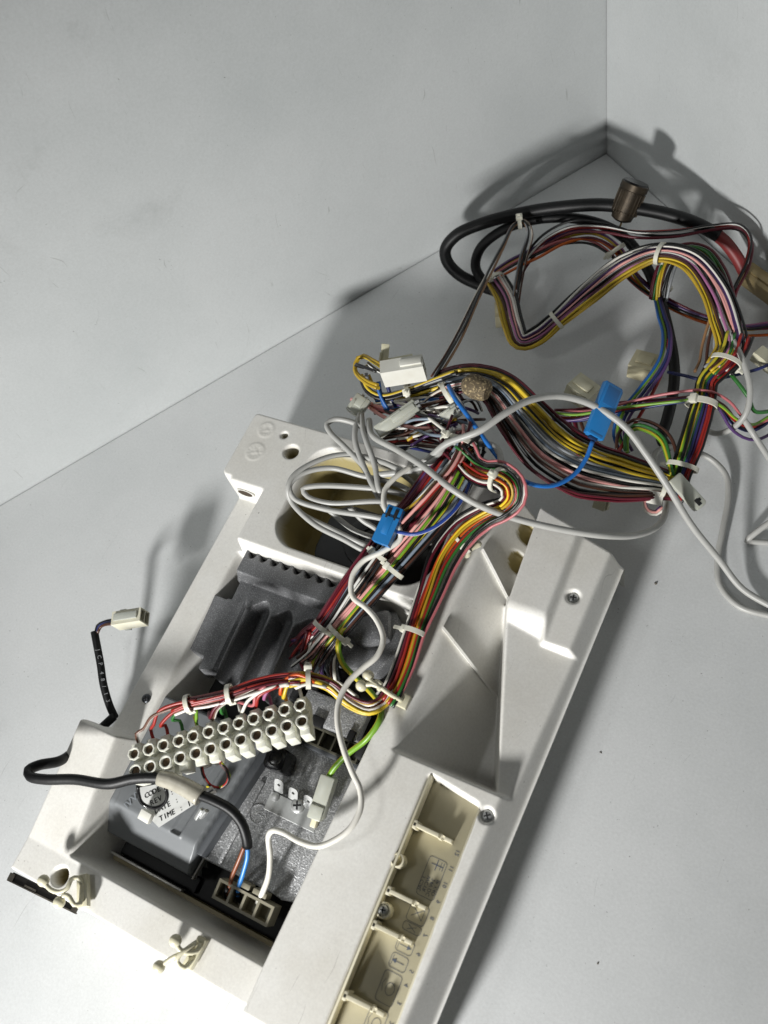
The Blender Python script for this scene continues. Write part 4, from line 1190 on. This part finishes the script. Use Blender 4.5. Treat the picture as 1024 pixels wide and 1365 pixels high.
# cork coloured sleeve in the clump
A, B = Vector(P(620, 510, 108)), Vector(P(648, 521, 108)); bm = bmesh.new()
lathe(bm, frame(A, Vector((0, 0, 1)).cross(B - A), z=(B - A)), [(3.2, -1), (6.4, 2), (7.4, (B - A).length * .45), (6.8, (B - A).length - 1), (5.2, (B - A).length + 1.5)], 22)
obj('fibre_sleeve', bm, mat('cork', '#6f6149', .8, color2='#3f362a', nscale=500, contrast=.4, speck='#a08f6c', speck_scale=600., speck_amt=.1, bump=.6, bscale=500), har)
wire('wire_clip', [(585, 512, 98), (596, 522, 100), (604, 532, 102)], 1.1, MATS['aged_nylon'], har)

# ------------------------------------------------------------------ blue wire with flag terminals
bw = thing('blue_wire', 'bright blue wire with a blue flag terminal at its right end, looping behind the housing', 'wire', tuple(P(700, 640, 60)))
mat('flag_blue', '#2277b8', .35, color2='#1e6dab', nscale=60)
wire('wire', [(598, 514, 104), (606, 530, 106), (625, 556, 104), (652, 594, 98), (680, 628, 90), (708, 645, 82), (738, 647, 76), (766, 632, 74), (782, 610, 76), (790, 588, 80)], 1.4, mat('wire_blue', '#1d63ac', .35), bw, 12)
wire('wire', [(600, 518, 102), (616, 540, 100), (630, 575, 96), (633, 610, 92), (626, 640, 88), (618, 656, 86)], 1.15, wmat('bt'), bw, 10)
A, B = Vector(P(791, 582, 82)), Vector(P(818, 514, 88)); Ml = frame((A + B) / 2, B - A, z=(.75, .1, 1)); q = (B - A).length
bm = bmesh.new(); pr = [(-q / 2, -6.2), (q / 2 - 2, -6.6), (q / 2, -5), (q / 2, 6.6), (-q / 2, 6.2)]
prism(bm, pr, -2.4, 2.4, Ml, .7); box(bm, Ml @ T(q * .22, 0, 2.6), q * .5, 11.0, 1.0, .3); box(bm, Ml @ T(-q * .47, 0, -.2), 2.4, 9, 5.6, .5)
fo = obj('flag_terminal', bm, MATS['flag_blue'], bw)
bm = bmesh.new(); box(bm, Ml @ T(q * .26, 0, 3.0), q * .34, 8.6, .6, .15); obj('recess_shade', bm, mat('shade_blue', '#1a5c94', .5), fo)  # darker blue slab on the face, shading of the upper part painted in
bm = bmesh.new(); box(bm, Ml @ T(-q * .5 - 1, 0, 0), 1.8, 5.5, 2.6, .2); obj('mouth', bm, mat('dark_blue', '#0e2f55', .5), fo)
A, B = Vector(P(508, 725, 92)), Vector(P(528, 680, 96)); Ml = frame((A + B) / 2, B - A, z=(.1, -.1, 1)); q = (B - A).length
bw2 = thing('blue_flag_terminal', 'small bright blue flag terminal resting on the wires over the window', 'terminal', tuple((A + B) / 2))
o = socket('housing', Ml @ T(-q * .12, 0, 0) @ RY(90), 7.5, 10.5, q * .76, 1, 1, MATS['flag_blue'], bw2, depth=9)
bm = bmesh.new(); box(bm, Ml @ T(q * .36, 0, .0), 9, 9.8, 6.4, .6); box(bm, Ml @ T(q * .0, 0, 3.7), q * .5, 4, 1.0, .3); obj('latch', bm, MATS['flag_blue'], o)
bm = bmesh.new(); box(bm, Ml @ T(q * .34, -2, 3.0), 6.5, 2.2, 1.6, .2); box(bm, Ml @ T(q * .34, 2.4, 3.0), 6.5, 2.2, 1.6, .2); box(bm, Ml @ T(q * .49, 0, .3), 2, 6, 4, .2); obj('slot', bm, MATS['hole_shade'], o)
wire('wire', [(530, 709, 91), (552, 712, 92), (580, 702, 93), (606, 680, 94), (622, 655, 94), (630, 630, 95)], 1.2, wmat('wl'), bw2)

# ------------------------------------------------------------------ grey sheathed cables
gc = thing('grey_cable', 'light grey sheathed cable coiled over the window and trailing across the table to the right', 'cable', tuple(P(700, 690, 40)))
mat('grey_pvc', '#a9a9a5', .4, color2='#9b9b97', nscale=80)
GM = MATS['grey_pvc']
def gw(l, r=1.9): return wire('cable_run', l, r, GM, gc, 12)
gw([(505, 633, 84), (540, 628, 86), (568, 614, 92), (595, 592, 104), (640, 574, 112), (672, 552, 114), (705, 534, 110), (745, 528, 100), (790, 540, 90), (832, 568, 80), (862, 606, 70), (890, 648, 58), (922, 700, 38), (958, 745, 18), (990, 785, 6), (1035, 812, 2.4)], 2.1)
gw([(492, 560, 86), (496, 580, 90), (530, 600, 92), (565, 622, 98), (600, 650, 100), (640, 674, 92), (690, 692, 82), (750, 706, 74), (806, 714, 66), (850, 713, 50), (878, 700, 38), (888, 676, 28), (884, 645, 26), (872, 615, 24), (876, 602, 22), (893, 596, 18), (920, 600, 12), (948, 612, 8), (968, 634, 5), (971, 662, 4), (964, 705, 3), (957, 745, 2.4), (960, 780, 2.4), (985, 808, 2.4), (1035, 823, 2.4)], 2.0)
gw([(530, 700, 40), (515, 680, 66), (500, 654, 82), (484, 622, 84), (460, 596, 88), (440, 576, 90), (436, 565, 90), (446, 559, 90), (470, 563, 88), (492, 575, 86)], 1.8)
gw([(528, 706, 36), (516, 684, 62), (503, 656, 80), (488, 628, 84), (474, 590, 88), (474, 570, 88), (480, 552, 86)], 1.8)
gw([(540, 690, 40), (522, 676, 66), (506, 655, 82), (500, 622, 86), (490, 592, 90), (484, 572, 88), (482, 552, 86)], 1.8)
gw([(575, 690, 50), (548, 664, 72), (520, 655, 80), (470, 649, 84), (420, 648, 88), (404, 652, 88), (410, 662, 86), (440, 671, 84), (510, 669, 82), (555, 680, 72), (585, 705, 50)], 1.7)
gw([(570, 670, 50), (530, 646, 76), (482, 634, 84), (440, 624, 88), (402, 632, 92), (386, 648, 92), (392, 664, 88), (430, 678, 84), (512, 692, 82), (550, 706, 66), (575, 725, 46)], 1.7)
gw([(560, 650, 50), (510, 616, 76), (456, 606, 86), (415, 618, 92), (390, 636, 94), (384, 652, 92), (388, 668, 86), (418, 698, 80), (460, 720, 76), (486, 734, 72), (515, 742, 62), (540, 752, 48)], 1.7)
gw([(384, 662, 82), (402, 684, 76), (440, 704, 72), (482, 724, 68), (520, 738, 54)], 1.7)
gw([(430, 672, 82), (450, 690, 74), (474, 708, 70), (496, 716, 66), (530, 730, 48)], 1.7)
gw([(466, 676, 80), (484, 694, 74), (500, 704, 70), (512, 716, 64), (530, 740, 46)], 1.7)
gw([(478, 608, 84), (510, 616, 86), (545, 628, 88), (580, 612, 96), (606, 570, 104)], 1.7)
gw([(603, 592, 96), (618, 590, 98), (622, 604, 96), (614, 622, 92), (612, 642, 86), (622, 656, 82)], 2.0)
gw([(638, 592, 92), (655, 593, 96), (666, 604, 98), (668, 622, 100)], 1.9)
gw([(1035, 690, 14), (1010, 708, 8), (996, 721, 3), (1004, 722, 2.2), (1035, 724, 2.2)], 1.9)
gw([(958, 418, 62), (972, 444, 60), (990, 480, 58), (1000, 520, 52), (994, 552, 44), (975, 572, 32), (956, 578, 22), (942, 574, 16)], 1.9)
gw([(990, 556, 40), (1004, 578, 30), (1030, 618, 22)], 1.9)
gw([(908, 344, 62), (926, 362, 62), (946, 392, 62), (962, 425, 62)], 1.8)

# thin white wire wandering over the control unit
ww = thing('white_wire', 'single white wire looping from the window over the terminal strip to the mains socket', 'wire', tuple(P(480, 1050, 60)))
wire('wire', [(548, 622, 90), (530, 634, 92), (514, 652, 92), (513, 676, 92), (530, 700, 92), (534, 718, 88), (510, 735, 86), (484, 748, 84), (470, 768, 82), (470, 795, 80), (488, 810, 80), (503, 828, 80), (511, 852, 80), (503, 874, 80), (482, 892, 80), (464, 910, 80), (452, 935, 80), (450, 962, 80), (458, 998, 79), (470, 1030, 77), (480, 1052, 75), (481, 1076, 74), (468, 1103, 73), (446, 1120, 71), (424, 1128, 69), (400, 1122, 66), (378, 1110, 61), (364, 1107, 57), (358, 1115, 52), (360, 1140, 46), (358, 1168, 40), (350, 1190, 34), (344, 1204, 29)], 1.65, mat('white_pvc', '#d9d7d0', .38, color2='#c9c6bb', nscale=60), ww, 12)

# ------------------------------------------------------------------ black mains cable with clear sleeve
bc = thing('black_cable', 'black mains cable looping over the front left block into a clear sleeve', 'cable', tuple(P(120, 1040, 60)))
wire('cable', [(152, 955, 12), (130, 975, 18), (100, 1000, 40), (78, 1015, 56), (52, 1020, 64), (38, 1027, 68), (40, 1035, 70), (60, 1039, 71), (100, 1039, 72), (145, 1045, 72), (180, 1038, 72), (215, 1038, 70), (245, 1050, 68)], 2.7, MATS['black_rubber'], bc, 14, flat=1.25)
wire('cable', [(262, 1058, 67), (285, 1067, 66), (308, 1080, 63), (322, 1097, 58), (329, 1118, 52), (330, 1128, 48)], 2.9, MATS['black_rubber'], bc, 14)
sl, _ = catmull(pts3([(212, 1037, 70), (228, 1041, 69.5), (248, 1050, 68.5), (268, 1062, 67)]), 1.5)
tube_mesh('clear_sleeve', sl, np.interp(np.linspace(0, 1, len(sl)), [0, .2, .6, 1], [4.3, 4.6, 5.0, 5.4]), mat('sleeve', '#c4c0b2', .3, color2='#a19c8c', nscale=220, contrast=.4, trans=.2), bc, 18, flat=.85)
wire('core', [(330, 1126, 49), (330, 1142, 44), (324, 1165, 38), (318, 1184, 32), (317, 1194, 29)], 1.35, mat('core_blue', '#2f77bd', .35), bc, 10)
wire('core', [(327, 1126, 48), (318, 1148, 43), (309, 1170, 36), (306, 1184, 31), (303, 1192, 29)], 1.25, mat('core_brown', '#7a4326', .4), bc, 10)
wire('core', [(317, 1188, 31), (318, 1196, 27), (321, 1202, 24)], 1.7, MATS['black_rubber'], bc)
wire('core', [(304, 1182, 32), (302, 1192, 28), (304, 1198, 24)], 1.7, MATS['black_rubber'], bc)
lp = [(184, 1046, 62), (185, 1060, 56), (190, 1071, 50), (203, 1077, 48), (217, 1073, 50), (223, 1062, 55), (221, 1050, 62)]
wire('tie_loop', lp, 1.1, MATS['gloss_black'], bc, 10)
bm = bmesh.new(); Ml = frame(Vector(P(195, 1088, 42)), Vector(P(205, 1094, 42)) - Vector(P(185, 1082, 42)), z=(0, -.2, 1)); box(bm, Ml, 8, 6, 4, .5)
obj('sleeve_tab', bm, MATS['white_plastic'], bc)
bm = bmesh.new()
for k, (a, b) in enumerate((((262, 1092, 44), (270, 1078, 48)), ((268, 1090, 44), (276, 1080, 48)), ((272, 1058, 58), (284, 1050, 56)), ((276, 1062, 58), (288, 1056, 55)))):
    A, B = Vector(P(*a)), Vector(P(*b)); box(bm, frame((A + B) / 2, B - A, z=(0, 0, 1)), (B - A).length, 2.4, 3.2, .6)
obj('crimp', bm, MATS['steel'], bc)

# ------------------------------------------------------------------ sensor lead at the left of the housing
sl_ = thing('sensor_lead', 'black sleeved lead with a small cream two-way plug sticking up left of the housing', 'lead', tuple(P(150, 950, 0)))
lead, _ = catmull(pts3([(154, 958, 10), (146, 940, 14), (138, 912, 20), (134, 885, 24), (129, 858, 28), (126, 842, 30)]), 1.5)
so = tube_mesh('sleeve', lead, 2.55, MATS['black_rubber'], sl_, 14)
for k, c in enumerate(('blk', 'navy', 'brn')):
    wire('wire', [(128 + k, 844, 30), (130 + k * 2, 834 + k, 31), (142 + k, 828 + 2 * k, 32 + k), (160, 826 + k * 3, 34)], 1.05, wmat(c), sl_)
o, M, L_ = conn('plug_housing', (155, 828, 34), (193, 822, 36), 9.5, 11, 1, 2, mat('plug_ivory', '#d6d3c2', .4, color2='#c7c3ad', nscale=70, sss=.2), (0, 0, 1), sl_)
bm = bmesh.new(); box(bm, M @ T(0, 6.2, 0), 5, 1.6, L_ * .8, .4); box(bm, M @ T(5.4, 1, -4), 1.6, 6, 5, .4); box(bm, M @ T(-2, -6.2, -5), 6, 2, 5, .4); obj('latch', bm, MATS['nylon_clear'], o)
bm = bmesh.new()
for i, ch in enumerate("JCP48/13"):
    t_ = .22 + .085 * i; k = int(t_ * (len(lead) - 1)); k = len(lead) - 1 - k
    d = Vector(lead[max(0, k - 1)] - lead[min(len(lead) - 1, k + 1)]); c0 = Vector(lead[k]); tocam = (Vector(CAM) - c0).normalized()
    Mx = frame(c0 + tocam * 2.62, d, z=tocam); text(bm, ch, 3.6, Mx @ RZ(0))
obj('sleeve_print', bm, mat('print_pale', '#8d8f90', .5), so, False)

# ------------------------------------------------------------------ thick black sheathed cable and the metal probe
tb = thing('thick_black_cable', 'thick black sheathed cable curled into a loop near the corner of the boards', 'cable', tuple(P(780, 280, 20)))
wire('cable', [(893, 600, 12), (882, 585, 14), (889, 560, 16), (897, 525, 18), (899, 490, 20), (893, 450, 24), (880, 400, 30), (862, 356, 38), (838, 322, 44), (806, 301, 48), (764, 291, 50), (712, 293, 48), (668, 308, 44), (640, 332, 36), (634, 356, 26), (646, 376, 18), (662, 386, 14)], 3.8, MATS['black_rubber'], tb, 14)
wire('cable', [(662, 388, 12), (640, 380, 14), (612, 366, 20), (596, 348, 28), (594, 332, 34), (608, 314, 42), (640, 299, 50), (696, 284, 56), (750, 276, 60), (800, 273, 62), (850, 278, 62), (895, 287, 60), (930, 299, 56), (958, 314, 50)], 4.6, MATS['black_rubber'], tb, 16)
wire('red_sleeve', [(952, 310, 51), (968, 324, 46), (984, 346, 38), (992, 362, 32)], 4.3, mat('red_rubber', '#702222', .5), tb, 14)
bm = bmesh.new()
for (a, b) in (((655, 380, 16), (668, 390, 14)),):
    A, B = Vector(P(*a)), Vector(P(*b)); box(bm, frame((A + B) / 2, B - A, z=(0, 0, 1)), 9, 10, 8, 1)
obj('end_plug', bm, MATS['black_plastic'], tb)
pb = thing('metal_probe', 'short knurled brass-brown metal probe standing on a thin stem behind the wires', 'probe', tuple(P(828, 300, 44)))
A, B = Vector(P(830, 287, 58)), Vector(P(848, 244, 76)); d = B - A
Mp = frame(A, Vector((0, 0, 1)).cross(d), z=d); q = d.length
bm = bmesh.new()
for k0, (r0, z0, z1) in enumerate(((9.4, 4, q * .8), (9.9, q * .8, q))):
    lathe(bm, Mp, [(r0 * .9, z0 - .6), (r0, z0), (r0, z1 - .5), (r0 * .92, z1)], 32)
lathe(bm, Mp, [(4.6, -4), (7.4, -2.4), (8.6, 4)], 28)
for k in range(22):
    a = 6.2832 * k / 22; box(bm, Mp @ RZ(math.degrees(a)) @ T(9.4, 0, q * .42), .8, .8, q * .66, .1, 1)
obj('body', bm, mat('aged_brass', '#453c30', .42, .7, color2='#2a251e', nscale=160), pb)
bm = bmesh.new(); lathe(bm, Mp, [(9.2, q), (8.8, q + .9), (.02, q + .9)], 24); obj('cap', bm, MATS['gloss_black'], pb)
wire('stem', [(829, 290, 57), (828, 298, 52), (824, 308, 46)], .7, mat('stem_brass', '#6e5a3e', .4, .8), pb)

# ------------------------------------------------------------------ nylon wire clips fixed to the housing
def wire_clip(label, base, balls, arms, loc):
    t = thing('wire_clip', label, 'wire clip', loc, 'nylon wire clips fixed to the housing')
    bm = bmesh.new()
    A, B = Vector(P(*base[0])), Vector(P(*base[1])); box(bm, frame((A + B) / 2, B - A, z=(0, 0, 1)), (B - A).length, base[2], base[3], .8)
    obj('base', bm, MATS['clip_nylon'], t)
    for a in arms: wire('arm', a, 1.35, MATS['clip_nylon'], t, 10)
    for b in balls:
        bm = bmesh.new(); ball(bm, T(*P(*b)), b[3] if len(b) > 3 else 3.4); obj('ball', bm, MATS['clip_nylon'], t) if len(b) < 4 else None
    return t
mat('clip_nylon', '#cfcbb4', .32, color2='#c2bda2', nscale=70, sss=.2)
wire_clip('off-white nylon wire clip on the front bar beside the round hole', ((111, 1166, 46), (112, 1210, 46), 6.5, 4.5), [(58, 1174, 54), (79, 1203, 52)],
          [[(110, 1180, 48), (104, 1170, 50), (95, 1172, 52), (90, 1184, 53), (80, 1189, 53), (68, 1186, 53), (58, 1175, 54)], [(110, 1190, 48), (107, 1204, 50), (99, 1206, 52), (93, 1196, 53), (86, 1193, 53), (80, 1202, 52)], [(110, 1178, 48), (109, 1190, 48.5), (108, 1202, 48)]], tuple(P(111, 1190, 44)))
wire_clip('off-white nylon wire clip in the middle of the front bar', ((272, 1250, 46), (250, 1290, 46), 6, 4.5), [(234, 1254, 56), (212, 1289, 52)],
          [[(268, 1258, 48), (262, 1268, 50), (250, 1270, 53), (240, 1266, 55), (234, 1255, 56)], [(258, 1276, 48), (246, 1290, 51), (236, 1282, 54), (240, 1272, 55), (248, 1266, 54), (262, 1256, 50)], [(240, 1272, 54), (228, 1278, 53), (213, 1289, 52)]], tuple(P(260, 1270, 44)))
wire_clip('off-white nylon wire clip on the ridge above the terminal strip', ((528, 930, 63), (545, 938, 62), 8, 6), [(491, 901, 74), (482, 914, 74)],
          [[(536, 934, 65), (520, 925, 70), (506, 915, 74), (497, 910, 75), (491, 902, 74)], [(508, 917, 74), (496, 912, 75), (483, 914, 74)], [(500, 908, 74), (508, 912, 74), (505, 920, 72)]], tuple(P(536, 934, 60)))
wire_clip('small clear nylon push clip on the ridge beside the ribs', ((632, 728, 63), (640, 724, 64), 4, 3), [(621, 737, 66)], [[(621, 737, 66), (630, 731, 66), (641, 723, 66)]], tuple(P(630, 731, 61)))

# crumb of plaster and a few chips on the table
mat('crumb', '#6b665c', .8, color2='#4c4840', nscale=400)
for i, (x, y, r_, lab) in enumerate(((874, 778, .9, 'small grey crumb on the table right of the stepped corner block'), (801, 1003, .6, 'tiny dark chip on the table right of the housing near the well'), (797, 1284, .6, 'tiny dark chip on the table in the lower right corner'))):
    bm = bmesh.new(); bmesh.ops.create_icosphere(bm, subdivisions=1, radius=r_, matrix=T(*P(x, y, r_ * .35)) @ RZ(40 * i) @ Matrix.Diagonal((1.3, .8, .5, 1)))
    rr = random.Random(i)
    for v in bm.verts: v.co += Vector((rr.uniform(-.4, .4), rr.uniform(-.4, .4), rr.uniform(-.1, .1)))
    tag(obj('crumb', bm, MATS['crumb'], None, False), lab, 'crumb', 'crumbs on the table')
